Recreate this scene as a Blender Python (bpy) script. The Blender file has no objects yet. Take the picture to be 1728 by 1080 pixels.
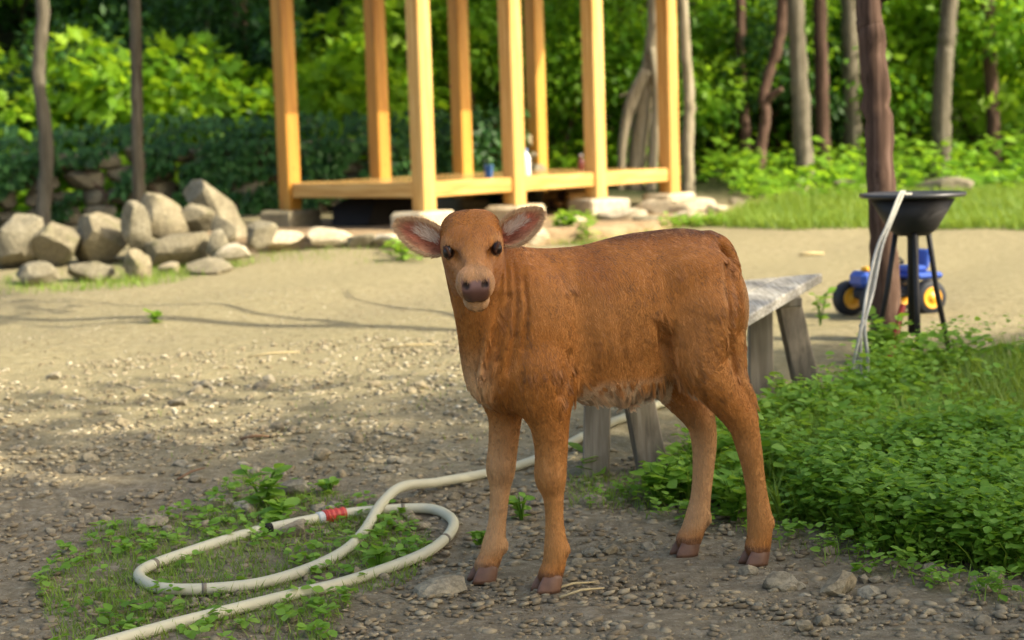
import bpy, bmesh, math, random
import numpy as np
from mathutils import Vector, Matrix, noise as mn

SC = bpy.context.scene
COL = SC.collection
R = math.radians

# ------------------------------------------------------------------ camera, sky, sun, exposure
FPX, EYE = 3000.0, 1.03                    # focal length in pixels of a 1728 wide frame, eye height
PITCH, ROLL = math.atan(315 / 3000.0), R(1.8)
cam_d = bpy.data.cameras.new('camera'); cam = bpy.data.objects.new('camera', cam_d); COL.objects.link(cam)
_f = Vector((0, math.cos(PITCH), -math.sin(PITCH))); _u = Vector((0, math.sin(PITCH), math.cos(PITCH))); _r = Vector((1, 0, 0))
CR = _r * math.cos(ROLL) - _u * math.sin(ROLL); CU = _u * math.cos(ROLL) + _r * math.sin(ROLL); CF = _f
cam.matrix_world = Matrix(((CR.x, CU.x, -CF.x, 0), (CR.y, CU.y, -CF.y, 0), (CR.z, CU.z, -CF.z, EYE), (0, 0, 0, 1)))
cam_d.sensor_width = 36.0; cam_d.lens = FPX / 1728 * 36.0; cam_d.clip_end = 500; cam_d.clip_start = 0.05
cam_d.dof.use_dof = True; cam_d.dof.focus_distance = 3.95; cam_d.dof.aperture_fstop = 4.0
SC.camera = cam

SUN_AZ = Vector((0.93, -0.37)).normalized(); SUN_EL = R(37)
S = Vector((SUN_AZ.x * math.cos(SUN_EL), SUN_AZ.y * math.cos(SUN_EL), math.sin(SUN_EL)))
W = bpy.data.worlds.new('World'); SC.world = W; W.use_nodes = True
nt = W.node_tree; bg = nt.nodes['Background']; sky = nt.nodes.new('ShaderNodeTexSky')
sky.sky_type = 'NISHITA'; sky.sun_disc = False; sky.sun_elevation = SUN_EL; sky.sun_rotation = math.atan2(SUN_AZ.x, SUN_AZ.y)
sky.air_density = 1.0; sky.dust_density = 4.5; sky.ozone_density = 0.2
nt.links.new(sky.outputs[0], bg.inputs[0]); bg.inputs[1].default_value = 0.14
sun_d = bpy.data.lights.new('sun', 'SUN'); sun = bpy.data.objects.new('sun', sun_d); COL.objects.link(sun)
sun.rotation_euler = (-S).to_track_quat('-Z', 'Y').to_euler(); sun_d.energy = 3.5; sun_d.angle = R(0.6); sun_d.color = (1.0, 0.90, 0.70)
SC.view_settings.view_transform = 'Standard'; SC.view_settings.look = 'None'
SC.view_settings.exposure = 1.35; SC.view_settings.gamma = 1.0
SC.cycles.use_denoising = True
SC.cycles.max_bounces = 8; SC.cycles.transparent_max_bounces = 8

# ------------------------------------------------------------------ helpers
def rng(s): return np.random.default_rng(s)

def tag(o, label=None, cat=None, group=None, kind=None):
    if label: o['label'] = label
    if cat: o['category'] = cat
    if group: o['group'] = group
    if kind: o['kind'] = kind
    return o

def link(name, data, parent=None, mat=None):
    o = bpy.data.objects.new(name, data); COL.objects.link(o)
    if parent: o.parent = parent
    if mat and data is not None and not data.materials: data.materials.append(mat)
    return o

def empty(name, loc=(0, 0, 0), rz=0.0):
    o = bpy.data.objects.new(name, None); COL.objects.link(o); o.location = loc; o.rotation_euler = (0, 0, rz)
    o.empty_display_size = 0.05
    return o

def npmesh(name, V, F, smooth=False, attrs=None):
    V = np.asarray(V, np.float32); F = np.asarray(F, np.int32)
    me = bpy.data.meshes.new(name); me.vertices.add(len(V)); me.vertices.foreach_set('co', V.ravel())
    m, k = F.shape
    me.loops.add(m * k); me.loops.foreach_set('vertex_index', F.ravel())
    me.polygons.add(m); me.polygons.foreach_set('loop_start', np.arange(0, m * k, k, dtype=np.int32))
    if smooth: me.polygons.foreach_set('use_smooth', np.ones(m, dtype=bool))
    for an, av in (attrs or {}).items():
        av = np.asarray(av, np.float32)
        if av.ndim == 1:
            a = me.attributes.new(an, 'FLOAT', 'POINT'); a.data.foreach_set('value', av)
        else:
            a = me.attributes.new(an, 'FLOAT_COLOR', 'POINT')
            a.data.foreach_set('color', np.concatenate([av, np.ones((len(av), 1), np.float32)], 1).ravel())
    me.update(calc_edges=True)
    return me

def unit(a): return a / np.maximum(np.linalg.norm(a, axis=-1, keepdims=True), 1e-9)

def scatter(name, tv, tf, P, D, N, scale, smooth=False, rs=None, wscale=None):
    """many copies of one small template (u along D, v across, w along N) as one mesh"""
    P = np.asarray(P, float); D = unit(np.asarray(D, float)); N = np.asarray(N, float)
    Sd = unit(np.cross(D, N)); N = np.cross(Sd, D)
    tv = np.asarray(tv, float); n = len(P); k = len(tv)
    sc = np.broadcast_to(np.asarray(scale, float), (n,))[:, None, None]
    ws = sc if wscale is None else np.broadcast_to(np.asarray(wscale, float), (n,))[:, None, None]
    V = P[:, None] + sc * tv[None, :, 0:1] * D[:, None] + ws * tv[None, :, 1:2] * Sd[:, None] + ws * tv[None, :, 2:3] * N[:, None]
    F = np.asarray(tf)[None] + (np.arange(n) * k)[:, None, None]
    at = {'rnd': np.repeat(rs if rs is not None else rng(1).random(n), k)}
    return npmesh(name, V.reshape(-1, 3), F.reshape(-1, len(tf[0])), smooth, at)

LEAF4 = ([(0, 0, 0), (.45, .27, .07), (1, 0, -.10), (.45, -.27, .07), (.45, 0, 0)], [(0, 4, 1), (4, 2, 1), (0, 3, 4), (4, 3, 2)])
LEAF2 = ([(0, 0, 0), (.45, .30, .09), (1, 0, -.08), (.45, -.30, .09)], [(0, 2, 1), (0, 3, 2)])
LOBED = ([(0, 0, 0), (.15, .32, .05), (.42, .22, .02), (.62, .42, .05), (.72, .14, .0), (1.05, 0, -.1),
          (.72, -.14, 0), (.62, -.42, .05), (.42, -.22, .02), (.15, -.32, .05)],
         [(0, 2, 1), (2, 4, 3), (4, 6, 5), (0, 9, 8), (8, 7, 6), (0, 8, 2), (2, 8, 6), (2, 6, 4)])
ROUND = ([(0, 0, 0), (.22, .24, .03), (.55, .33, .05), (.85, .18, .0), (1, 0, -.06), (.85, -.18, 0), (.55, -.33, .05), (.22, -.24, .03), (.5, 0, -.02)], [(0, 8, 1), (1, 8, 2), (2, 8, 3), (3, 8, 4), (4, 8, 5), (5, 8, 6), (6, 8, 7), (7, 8, 0)])
BLADE = ([(0, .03, 0), (0, -.03, 0), (.5, .024, .05), (.5, -.024, .05), (1, 0, .26)], [(0, 1, 2), (1, 3, 2), (2, 3, 4)])

def tube(name, pts, rad, n=10, smooth=True, cap=True, ell=None):
    pts = [Vector(p) for p in pts]; m = len(pts)
    rad = [rad] * m if isinstance(rad, (int, float)) else list(rad)
    V, Fq = [], []
    t0 = (pts[1] - pts[0]).normalized(); nrm = t0.orthogonal().normalized()
    for i, p in enumerate(pts):
        t = (pts[min(i + 1, m - 1)] - pts[max(i - 1, 0)]).normalized()
        nrm = (nrm - t * nrm.dot(t)).normalized(); b = t.cross(nrm)
        for j in range(n):
            a = 2 * math.pi * j / n
            V.append(p + (nrm * math.cos(a) + b * math.sin(a)) * rad[i])
    for i in range(m - 1):
        for j in range(n):
            k = (j + 1) % n
            Fq.append((i * n + j, i * n + k, (i + 1) * n + k, (i + 1) * n + j))
    faces = list(Fq)
    if cap: faces += [tuple(range(n - 1, -1, -1)), tuple((m - 1) * n + j for j in range(n))]
    me = bpy.data.meshes.new(name); me.from_pydata([tuple(v) for v in V], [], faces); me.update()
    for i, p in enumerate(me.polygons): p.use_smooth = smooth and i < len(Fq)
    return me

def catmull(pts, sub=8):
    pts = [Vector(p) for p in pts]; P = [2 * pts[0] - pts[1]] + pts + [2 * pts[-1] - pts[-2]]
    out = []
    for i in range(1, len(P) - 2):
        a, b, c, d = P[i - 1], P[i], P[i + 1], P[i + 2]
        for k in range(sub):
            t = k / sub
            out.append(0.5 * ((2 * b) + (c - a) * t + (2 * a - 5 * b + 4 * c - d) * t * t + (3 * b - a - 3 * c + d) * t ** 3))
    out.append(pts[-1]); return out

def boxmesh(name, sx, sy, sz, bev=0.006, seed=None, cuts=0):
    bm = bmesh.new(); bmesh.ops.create_cube(bm, size=1.0)
    bmesh.ops.scale(bm, vec=(sx, sy, sz), verts=bm.verts)
    if bev: bmesh.ops.bevel(bm, geom=list(bm.edges), offset=bev, segments=1, affect='EDGES', profile=0.5)
    if seed is not None:
        r = random.Random(seed)
        for v in bm.verts: v.co += Vector((r.uniform(-1, 1), r.uniform(-1, 1), r.uniform(-1, 1))) * bev * 0.35
    me = bpy.data.meshes.new(name); bm.to_mesh(me); bm.free(); return me

def stonemesh(name, seed, size, sub=3, p=2.6, cuts=11, rough=0.08):
    cuts = cuts + 4 if sub >= 3 else cuts
    bm = bmesh.new(); bmesh.ops.create_icosphere(bm, subdivisions=sub, radius=1.0)
    r = random.Random(seed); pl = []
    for _ in range(cuts):
        n = Vector((r.gauss(0, 1), r.gauss(0, 1), r.gauss(0, 1))).normalized(); pl.append((n, r.uniform(.50, .88)))
    off = Vector((r.uniform(-50, 50), r.uniform(-50, 50), r.uniform(-50, 50)))
    for v in bm.verts:
        c = v.co; k = (abs(c.x) ** p + abs(c.y) ** p + abs(c.z) ** p) ** (1 / p); c = c / k
        for n, o in pl:
            d = c.dot(n) - o
            if d > 0: c = c - n * d * .92
        q = c * 1.3 + off
        c = c * (1 + rough * mn.noise(q) + rough * .45 * mn.noise(q * 3.1) + rough * .2 * mn.noise(q * 8))
        v.co = Vector((c.x * size[0] / 2, c.y * size[1] / 2, c.z * size[2] / 2))
    me = bpy.data.meshes.new(name); bm.to_mesh(me); bm.free()
    for f in me.polygons: f.use_smooth = True
    me.set_sharp_from_angle(angle=R(24))
    return me

# terrain height -----------------------------------------------------------------------------
def gz(x, y):
    x = np.asarray(x, float); y = np.asarray(y, float)
    h = .043 * np.maximum(0, y - 4.2)
    far = np.clip((y - 4.5) / 4, 0, 1)
    h = h + (.004 + .014 * far) * (np.sin(x * 2.1 + y * .9) * np.sin(y * 1.7 - x * .6 + 1) + .5 * np.sin(x * 4.7 - y * 3.3))
    h = h + .11 * np.clip(y - 16.5, 0, 5) ** 1.35 + .85 * np.clip(y - 22, 0, 60) ** .93
    h = h - .15 * 0
    return h
def g1(x, y): return float(gz(x, y))
def ray(px, py): return CF + CR * ((px - 864) / FPX) - CU * ((py - 540) / FPX)
def atY(px, py, Y): d = ray(px, py); return Vector((0, 0, EYE)) + d * (Y / d.y)
def onground(px, py, h=0.0):
    d = ray(px, py); lo, hi = 2.0, 40.0
    for _ in range(40):
        m = (lo + hi) / 2; p = Vector((0, 0, EYE)) + d * (m / d.y)
        if p.z > g1(p.x, p.y) + h: lo = m
        else: hi = m
    return Vector((0, 0, EYE)) + d * (lo / d.y)

# ------------------------------------------------------------------ materials
class NT:
    def __init__(s, name):
        s.m = bpy.data.materials.new(name); s.m.use_nodes = True; s.t = s.m.node_tree; s.b = s.t.nodes['Principled BSDF']; s.out = s.t.nodes['Material Output']
    def n(s, typ, **kw):
        x = s.t.nodes.new(typ)
        for k, v in kw.items(): setattr(x, k, v)
        return x
    def l(s, a, b): s.t.links.new(a, b)
    def noise(s, scale, detail=4, rough=.55, vec=None, dist=0):
        x = s.n('ShaderNodeTexNoise'); x.inputs['Scale'].default_value = scale; x.inputs['Detail'].default_value = detail; x.inputs['Roughness'].default_value = rough; x.inputs['Distortion'].default_value = dist
        if vec is not None: s.l(vec, x.inputs['Vector'])
        return x.outputs['Fac']
    def ramp(s, fac, stops):
        x = s.n('ShaderNodeValToRGB'); e = x.color_ramp.elements
        while len(e) < len(stops): e.new(.5)
        for i, (p, c) in enumerate(stops): e[i].position = p; e[i].color = (*c, 1) if len(c) == 3 else c
        s.l(fac, x.inputs[0]); return x.outputs[0]
    def mix(s, fac, a, b, mode='MIX'):
        x = s.n('ShaderNodeMix', data_type='RGBA', blend_type=mode)
        for sock, v in ((x.inputs[0], fac), (x.inputs[6], a), (x.inputs[7], b)):
            if isinstance(v, (int, float)): sock.default_value = v
            elif isinstance(v, tuple): sock.default_value = (*v, 1)
            else: s.l(v, sock)
        return x.outputs[2]
    def bump(s, h, strength=.4, dist=.01):
        x = s.n('ShaderNodeBump'); x.inputs['Strength'].default_value = strength; x.inputs['Distance'].default_value = dist; s.l(h, x.inputs['Height']); s.l(x.outputs[0], s.b.inputs['Normal'])
    def coord(s, which='Object'): return s.n('ShaderNodeTexCoord').outputs[which]
    def mapping(s, vec, scale):
        x = s.n('ShaderNodeMapping'); x.inputs['Scale'].default_value = scale; s.l(vec, x.inputs[0]); return x.outputs[0]
    def rand(s): return s.n('ShaderNodeObjectInfo').outputs['Random']
    def done(s, rough=.8, spec=.3):
        s.b.inputs['Roughness'].default_value = rough; s.b.inputs['Specular IOR Level'].default_value = spec; return s.m

def stone_material(name, c1, c2, c3, moss=0.0):
    k = NT(name); v = k.coord()
    pos = k.n('ShaderNodeNewGeometry').outputs['Position']
    base = k.ramp(k.noise(7, 6, .6, pos), [(.25, c1), (.5, c2), (.78, c3)])
    base = k.mix(k.ramp(k.rand(), [(0, (0, 0, 0)), (1, (.5, .5, .5))]), base, (c2[0] * 1.25, c2[1] * 1.1, c2[2] * .85))
    sp = k.noise(60, 3, .7, pos); base = k.mix(k.ramp(sp, [(.38, (.55, .55, .55)), (.6, (0, 0, 0))]), base, (c1[0] * .5, c1[1] * .5, c1[2] * .5))
    if moss:
        base = k.mix(k.ramp(k.noise(5, 5, .65, pos), [(.56, (0, 0, 0)), (.7, (moss, moss, moss))]), base, (.09, .10, .025))
    k.l(base, k.b.inputs['Base Color']); k.bump(k.noise(28, 8, .65, pos), .7, .02)
    return k.done(.92, .2)

def wood_material(name, ca, cb, cc, rough=.6, spec=.3, knots=True, axis=2, scale=1.0):
    k = NT(name); v = k.coord()
    sc = [14, 14, 14]; sc[axis] = .7
    g = k.noise(3.0 * scale, 6, .6, k.mapping(v, tuple(sc)), .4)
    r = k.rand(); add = k.n('ShaderNodeMath', operation='ADD'); k.l(g, add.inputs[0])
    mu = k.n('ShaderNodeMath', operation='MULTIPLY_ADD'); k.l(r, mu.inputs[0]); mu.inputs[1].default_value = .16; mu.inputs[2].default_value = -.08; k.l(mu.outputs[0], add.inputs[1])
    base = k.ramp(add.outputs[0], [(.3, ca), (.52, cb), (.72, cc)])
    if knots:
        sk = [5.5, 5.5, 5.5]; sk[axis] = 2.6
        vo = k.n('ShaderNodeTexVoronoi'); vo.inputs['Scale'].default_value = 1.4; k.l(k.mapping(v, tuple(sk)), vo.inputs['Vector'])
        base = k.mix(k.ramp(vo.outputs['Distance'], [(.03, (.85, .85, .85)), (.11, (0, 0, 0))]), base, (ca[0] * .28, ca[1] * .22, ca[2] * .2))
    k.l(base, k.b.inputs['Base Color']); k.bump(g, .25, .004)
    return k.done(rough, spec)

def leaf_material(name, dark, mid, light, trans=.45, rough=.5, spec=.35):
    k = NT(name)
    a = k.n('ShaderNodeAttribute', attribute_name='rnd').outputs['Fac']
    pos = k.n('ShaderNodeNewGeometry').outputs['Position']
    f = k.n('ShaderNodeMath', operation='MULTIPLY_ADD'); k.l(k.noise(2.2, 2, .5, pos), f.inputs[0]); f.inputs[1].default_value = .6
    h = k.n('ShaderNodeMath', operation='MULTIPLY_ADD'); k.l(a, h.inputs[0]); h.inputs[1].default_value = .55; h.inputs[2].default_value = -.08; k.l(h.outputs[0], f.inputs[2])
    c = k.ramp(f.outputs[0], [(.15, dark), (.5, mid), (.85, light)])
    k.l(c, k.b.inputs['Base Color']); k.done(rough, spec)
    tr = k.n('ShaderNodeBsdfTranslucent'); k.l(k.mix(.5, c, (min(1, light[0] * 1.5), min(1, light[1] * 1.3), light[2] * .6)), tr.inputs[0])
    mx = k.n('ShaderNodeMixShader'); mx.inputs[0].default_value = trans
    k.l(k.b.outputs[0], mx.inputs[1]); k.l(tr.outputs[0], mx.inputs[2]); k.l(mx.outputs[0], k.out.inputs[0])
    return k.m

def plain(name, c, rough=.5, spec=.5, metal=0.0, var=.15, scale=20):
    k = NT(name); nz = k.noise(scale, 4, .6, k.coord())
    base = k.mix(nz, (c[0] * (1 - var), c[1] * (1 - var), c[2] * (1 - var)), (min(1, c[0] * (1 + var)), min(1, c[1] * (1 + var)), min(1, c[2] * (1 + var))))
    k.l(base, k.b.inputs['Base Color']); k.b.inputs['Metallic'].default_value = metal; k.bump(nz, .1, .002)
    return k.done(rough, spec)

M = {}
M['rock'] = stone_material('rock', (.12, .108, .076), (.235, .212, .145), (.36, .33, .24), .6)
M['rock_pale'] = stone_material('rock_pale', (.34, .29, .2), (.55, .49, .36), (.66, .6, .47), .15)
M['pebble'] = stone_material('pebble', (.16, .138, .095), (.29, .255, .175), (.47, .425, .31))
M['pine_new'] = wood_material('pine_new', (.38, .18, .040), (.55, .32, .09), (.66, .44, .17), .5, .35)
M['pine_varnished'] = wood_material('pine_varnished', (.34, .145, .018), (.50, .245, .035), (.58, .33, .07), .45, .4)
M['pine_floor'] = wood_material('pine_floor', (.34, .19, .06), (.42, .26, .09), (.48, .32, .13), .18, .5, axis=0)
M['grey_wood'] = wood_material('grey_wood', (.15, .135, .11), (.27, .25, .21), (.42, .40, .35), .85, .2, axis=1, scale=2.5)
M['bench_leg'] = wood_material('bench_leg', (.10, .085, .06), (.19, .16, .115), (.29, .25, .19), .85, .2)
M['bark_grey'] = wood_material('bark_grey', (.055, .047, .032), (.115, .10, .07), (.20, .18, .135), .95, .1, False)
M['bark_brown'] = wood_material('bark_brown', (.045, .028, .02), (.10, .062, .045), (.19, .125, .095), .95, .1, True)
M['bark_pale'] = wood_material('bark_pale', (.17, .14, .09), (.30, .26, .18), (.44, .40, .31), .95, .1, False)
M['leaf_lime'] = leaf_material('leaf_lime', (.08, .20, .008), (.18, .36, .015), (.32, .50, .03), .55)
M['leaf_green'] = leaf_material('leaf_green', (.045, .14, .008), (.125, .30, .014), (.25, .44, .03), .58)
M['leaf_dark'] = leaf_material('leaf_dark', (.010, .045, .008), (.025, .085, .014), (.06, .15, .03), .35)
M['ivy'] = leaf_material('ivy', (.010, .040, .010), (.028, .10, .018), (.09, .22, .05), .3, .5, .35)
M['weed'] = leaf_material('weed', (.06, .16, .012), (.15, .31, .025), (.29, .47, .07), .45, .5)
M['grass'] = leaf_material('grass', (.07, .15, .012), (.16, .28, .028), (.28, .38, .06), .4, .55)

# ground material -------------------------------------------------------------------------------
k = NT('dirt'); pos = k.n('ShaderNodeNewGeometry').outputs['Position']
sep = k.n('ShaderNodeSeparateXYZ'); k.l(pos, sep.inputs[0])
big = k.noise(.9, 5, .6, pos); fine = k.noise(24, 7, .7, pos); grit = k.noise(130, 3, .7, pos)
soil = k.ramp(fine, [(.28, (.11, .087, .052)), (.5, (.20, .165, .105)), (.75, (.32, .28, .195))])
sand = k.ramp(fine, [(.25, (.18, .152, .078)), (.5, (.255, .218, .118)), (.78, (.35, .305, .18))])
dist = k.n('ShaderNodeMapRange'); k.l(sep.outputs[1], dist.inputs[0]); dist.inputs[1].default_value = 4.7; dist.inputs[2].default_value = 6.6
addm = k.n('ShaderNodeMath', operation='MULTIPLY_ADD'); k.l(big, addm.inputs[0]); addm.inputs[1].default_value = 1.3; addm.inputs[2].default_value = -.65
s2 = k.n('ShaderNodeMath', operation='ADD', use_clamp=True); k.l(dist.outputs[0], s2.inputs[0]); k.l(addm.outputs[0], s2.inputs[1])
base = k.mix(s2.outputs[0], soil, sand)
base = k.mix(k.ramp(grit, [(.6, (0, 0, 0)), (.72, (.6, .6, .6))]), base, (.52, .48, .39))
base = k.mix(k.ramp(grit, [(.28, (.5, .5, .5)), (.38, (0, 0, 0))]), base, (.07, .055, .04))
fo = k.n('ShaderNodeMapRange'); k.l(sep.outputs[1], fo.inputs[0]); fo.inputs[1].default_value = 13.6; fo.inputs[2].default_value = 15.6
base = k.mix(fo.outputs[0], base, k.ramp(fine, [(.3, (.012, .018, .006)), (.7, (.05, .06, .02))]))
k.l(base, k.b.inputs['Base Color'])
hm = k.n('ShaderNodeMath', operation='MULTIPLY_ADD'); k.l(grit, hm.inputs[0]); hm.inputs[1].default_value = .35; k.l(fine, hm.inputs[2])
k.bump(hm.outputs[0], .8, .02); M['dirt'] = k.done(.95, .15)

# ------------------------------------------------------------------ ground
def axis_lin(parts):
    out = []
    for a, b, s in parts: out += list(np.arange(a, b, s))
    return np.array(out)
gx = axis_lin([(-120, -20, 10), (-20, -6, 1.0), (-6, -2.6, .12), (-2.6, 2.6, .022), (2.6, 6, .12), (6, 20, 1), (20, 121, 10)])
gy = axis_lin([(-60, -10, 5), (-10, 2.5, .6), (2.5, 3.3, .1), (3.3, 8, .022), (8, 17, .06), (17, 26, .4), (26, 60, 2), (60, 121, 10)])
XX, YY = np.meshgrid(gx, gy, indexing='ij')
ZZ = gz(XX, YY)
_r = rng(3)
near = ((np.abs(XX) < 2.6) & (YY > 3.3) & (YY < 8))
lump = np.zeros_like(ZZ)
for fr, am in ((9, .004), (19, .0025), (41, .0016)):
    a, b, c = _r.uniform(0, 6, 3); lump += am * np.sin(XX * fr + a + 2 * np.sin(YY * fr * .37 + b)) * np.sin(YY * fr * 1.1 + c + 2 * np.sin(XX * fr * .41))
ZZ = ZZ + lump * near
idx = np.arange(XX.size).reshape(XX.shape)
Fq = np.stack([idx[:-1, :-1], idx[1:, :-1], idx[1:, 1:], idx[:-1, 1:]], -1).reshape(-1, 4)
me = npmesh('ground', np.stack([XX, YY, ZZ], -1).reshape(-1, 3), Fq, True)
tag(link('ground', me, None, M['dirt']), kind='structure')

# terrace under the pavilion: packed earth slab
TZ = .405
poly = [(-2.25, 12.3), (-1.75, 11.62), (-1.1, 11.45), (-.55, 11.36), (.1, 11.5), (.7, 11.75), (1.25, 12.35), (1.75, 13.2), (2.0, 14.2), (1.5, 15.6), (-.3, 16.6), (-2.9, 15.2)]
bm = bmesh.new()
pts = catmull([(x, y, 0) for x, y in poly + poly[:1]], 6)[:-1]
lay = []
for off, z in ((0.10, TZ - .30), (.03, TZ - .03), (-.03, TZ)):
    ring = []
    c = Vector((-.3, 13.7, 0))
    for p in pts:
        d = (p - c).normalized(); w = p + d * off + d * .05 * mn.noise(p * 2.3)
        ring.append(bm.verts.new((w.x, w.y, z + .012 * mn.noise(p * 3))))
    lay.append(ring)
for a, b in zip(lay, lay[1:]):
    for i in range(len(a)):
        j = (i + 1) % len(a); bm.faces.new((a[i], a[j], b[j], b[i]))
bm.faces.new(lay[-1])
bmesh.ops.triangulate(bm, faces=[f for f in bm.faces if len(f.verts) > 4])
me = bpy.data.meshes.new('terrace'); bm.to_mesh(me); bm.free()
kk = NT('terrace_earth'); pos = kk.n('ShaderNodeNewGeometry').outputs['Position']
kk.l(kk.ramp(kk.noise(9, 7, .7, pos), [(.3, (.17, .115, .06)), (.5, (.30, .215, .12)), (.75, (.42, .33, .2))]), kk.b.inputs['Base Color']); kk.bump(kk.noise(30, 6, .7, pos), .8, .02)
M['terrace'] = kk.done(.95, .1)
tag(link('terrace', me, None, M['terrace']), kind='structure')
#__PART2__

# ------------------------------------------------------------------ the calf
# local frame: x forward, y to its left side, z up; built as one implicit surface
def surface_nets(Fd, origin, h):
    nx, ny, nz = Fd.shape; ins = Fd < 0
    c = np.zeros((nx - 1, ny - 1, nz - 1), np.int8)
    for i in (0, 1):
        for j in (0, 1):
            for q in (0, 1): c += ins[i:nx - 1 + i, j:ny - 1 + j, q:nz - 1 + q]
    act = np.argwhere((c > 0) & (c < 8)); idm = -np.ones(c.shape, np.int32); idm[tuple(act.T)] = np.arange(len(act))
    acc = np.zeros((len(act), 3)); cnt = np.zeros(len(act))
    cor = [(i, j, q) for i in (0, 1) for j in (0, 1) for q in (0, 1)]
    for a in cor:
        for ax in range(3):
            if a[ax]: continue
            b = list(a); b[ax] = 1
            va = Fd[act[:, 0] + a[0], act[:, 1] + a[1], act[:, 2] + a[2]]; vb = Fd[act[:, 0] + b[0], act[:, 1] + b[1], act[:, 2] + b[2]]
            m = (va < 0) != (vb < 0); t = np.where(m, va / np.where(va == vb, 1, va - vb), 0)
            p = np.tile(np.array(a, float), (len(act), 1)); p[:, ax] += t
            acc[m] += p[m]; cnt[m] += 1
    V = origin + h * (act + acc / cnt[:, None])
    faces = []
    for ax in range(3):
        sl0 = [slice(None)] * 3; sl1 = [slice(None)] * 3; sl0[ax] = slice(0, -1); sl1[ax] = slice(1, None)
        s0 = ins[tuple(sl0)]; s1 = ins[tuple(sl1)]; o1, o2 = [(1, 2), (2, 0), (0, 1)][ax]
        for flip, m in ((False, s0 & ~s1), (True, ~s0 & s1)):
            e = np.argwhere(m)
            e = e[(e[:, o1] > 0) & (e[:, o2] > 0) & (e[:, o1] < Fd.shape[o1] - 1) & (e[:, o2] < Fd.shape[o2] - 1)]
            q = []
            for d1, d2 in ((0, 0), (-1, 0), (-1, -1), (0, -1)):
                w = e.copy(); w[:, o1] += d1; w[:, o2] += d2; q.append(idm[tuple(w.T)])
            q = np.stack(q, -1)
            faces.append(q[:, ::-1] if flip else q)
    return V, np.concatenate(faces)[:, ::-1]

class Field:
    def __init__(s, lo, hi, h):
        s.lo = np.array(lo, float); s.h = h; s.ax = [np.arange(lo[i], hi[i], h, dtype=np.float32) for i in range(3)]
        s.F = np.full([len(a) for a in s.ax], .08, np.float32)
    def _box(s, lo, hi):
        sl = []
        for i in range(3):
            a = np.searchsorted(s.ax[i], lo[i]); b = np.searchsorted(s.ax[i], hi[i]); sl.append(slice(max(0, a), max(b, a + 1)))
        g = np.meshgrid(*[s.ax[i][sl[i]] for i in range(3)], indexing='ij', sparse=True); return tuple(sl), g
    def _join(s, sl, d, k, cut):
        A = s.F[sl]
        if cut:
            h = np.clip(.5 - .5 * (A + d) / k, 0, 1); s.F[sl] = A * (1 - h) + (-d) * h + k * h * (1 - h)
        else:
            h = np.clip(.5 + .5 * (A - d) / k, 0, 1); s.F[sl] = A * (1 - h) + d * h - k * h * (1 - h)
    def ell(s, c, r, k=.03, rot=None, cut=False):
        c = np.array(c, float); r = np.array(r, float); m = max(r) + k + .02
        sl, (X, Y, Z) = s._box(c - m, c + m); X, Y, Z = X - c[0], Y - c[1], Z - c[2]
        if rot is not None:
            rot = np.array(rot, float); X, Y, Z = (rot[0, 0] * X + rot[0, 1] * Y + rot[0, 2] * Z, rot[1, 0] * X + rot[1, 1] * Y + rot[1, 2] * Z, rot[2, 0] * X + rot[2, 1] * Y + rot[2, 2] * Z)
        k0 = np.sqrt((X / r[0]) ** 2 + (Y / r[1]) ** 2 + (Z / r[2]) ** 2) + 1e-6
        k1 = np.sqrt((X / r[0] ** 2) ** 2 + (Y / r[1] ** 2) ** 2 + (Z / r[2] ** 2) ** 2) + 1e-6
        s._join(sl, (k0 * (k0 - 1) / k1).astype(np.float32), k, cut)
    def cone(s, a, b, ra, rb, k=.02, cut=False):
        a = np.array(a, float); b = np.array(b, float); m = max(ra, rb) + k + .02
        sl, (X, Y, Z) = s._box(np.minimum(a, b) - m, np.maximum(a, b) + m); d = b - a; L2 = d @ d + 1e-9
        t = np.clip(((X - a[0]) * d[0] + (Y - a[1]) * d[1] + (Z - a[2]) * d[2]) / L2, 0, 1)
        D = np.sqrt((X - a[0] - t * d[0]) ** 2 + (Y - a[1] - t * d[1]) ** 2 + (Z - a[2] - t * d[2]) ** 2) - (ra + (rb - ra) * t)
        s._join(sl, D.astype(np.float32), k, cut)
    def chain(s, pts, k=.015):          # one tapering limb: plain union of its segments, blended once with the rest
        P = np.array(pts, float); m = P[:, 3].max() + k + .02
        sl, (X, Y, Z) = s._box(P[:, :3].min(0) - m, P[:, :3].max(0) + m); best = None
        for p, q in zip(P, P[1:]):
            a, d = p[:3], q[:3] - p[:3]; t = np.clip(((X - a[0]) * d[0] + (Y - a[1]) * d[1] + (Z - a[2]) * d[2]) / (d @ d), 0, 1)
            D = np.sqrt((X - a[0] - t * d[0]) ** 2 + (Y - a[1] - t * d[1]) ** 2 + (Z - a[2] - t * d[2]) ** 2) - (p[3] + (q[3] - p[3]) * t)
            best = D if best is None else np.minimum(best, D)
        s._join(sl, best.astype(np.float32), k, False)
def dense(pts, sub=5):
    P = np.array(pts, float); Q = np.vstack([2 * P[0] - P[1], P, 2 * P[-1] - P[-2]]); out = []
    for i in range(1, len(Q) - 2):
        a, b, c, d = Q[i - 1:i + 3]
        for t in np.arange(sub) / sub: out.append(.5 * (2 * b + (c - a) * t + (2 * a - 5 * b + 4 * c - d) * t * t + (3 * b - a - 3 * c + d) * t ** 3))
    return out + [P[-1]]

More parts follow.
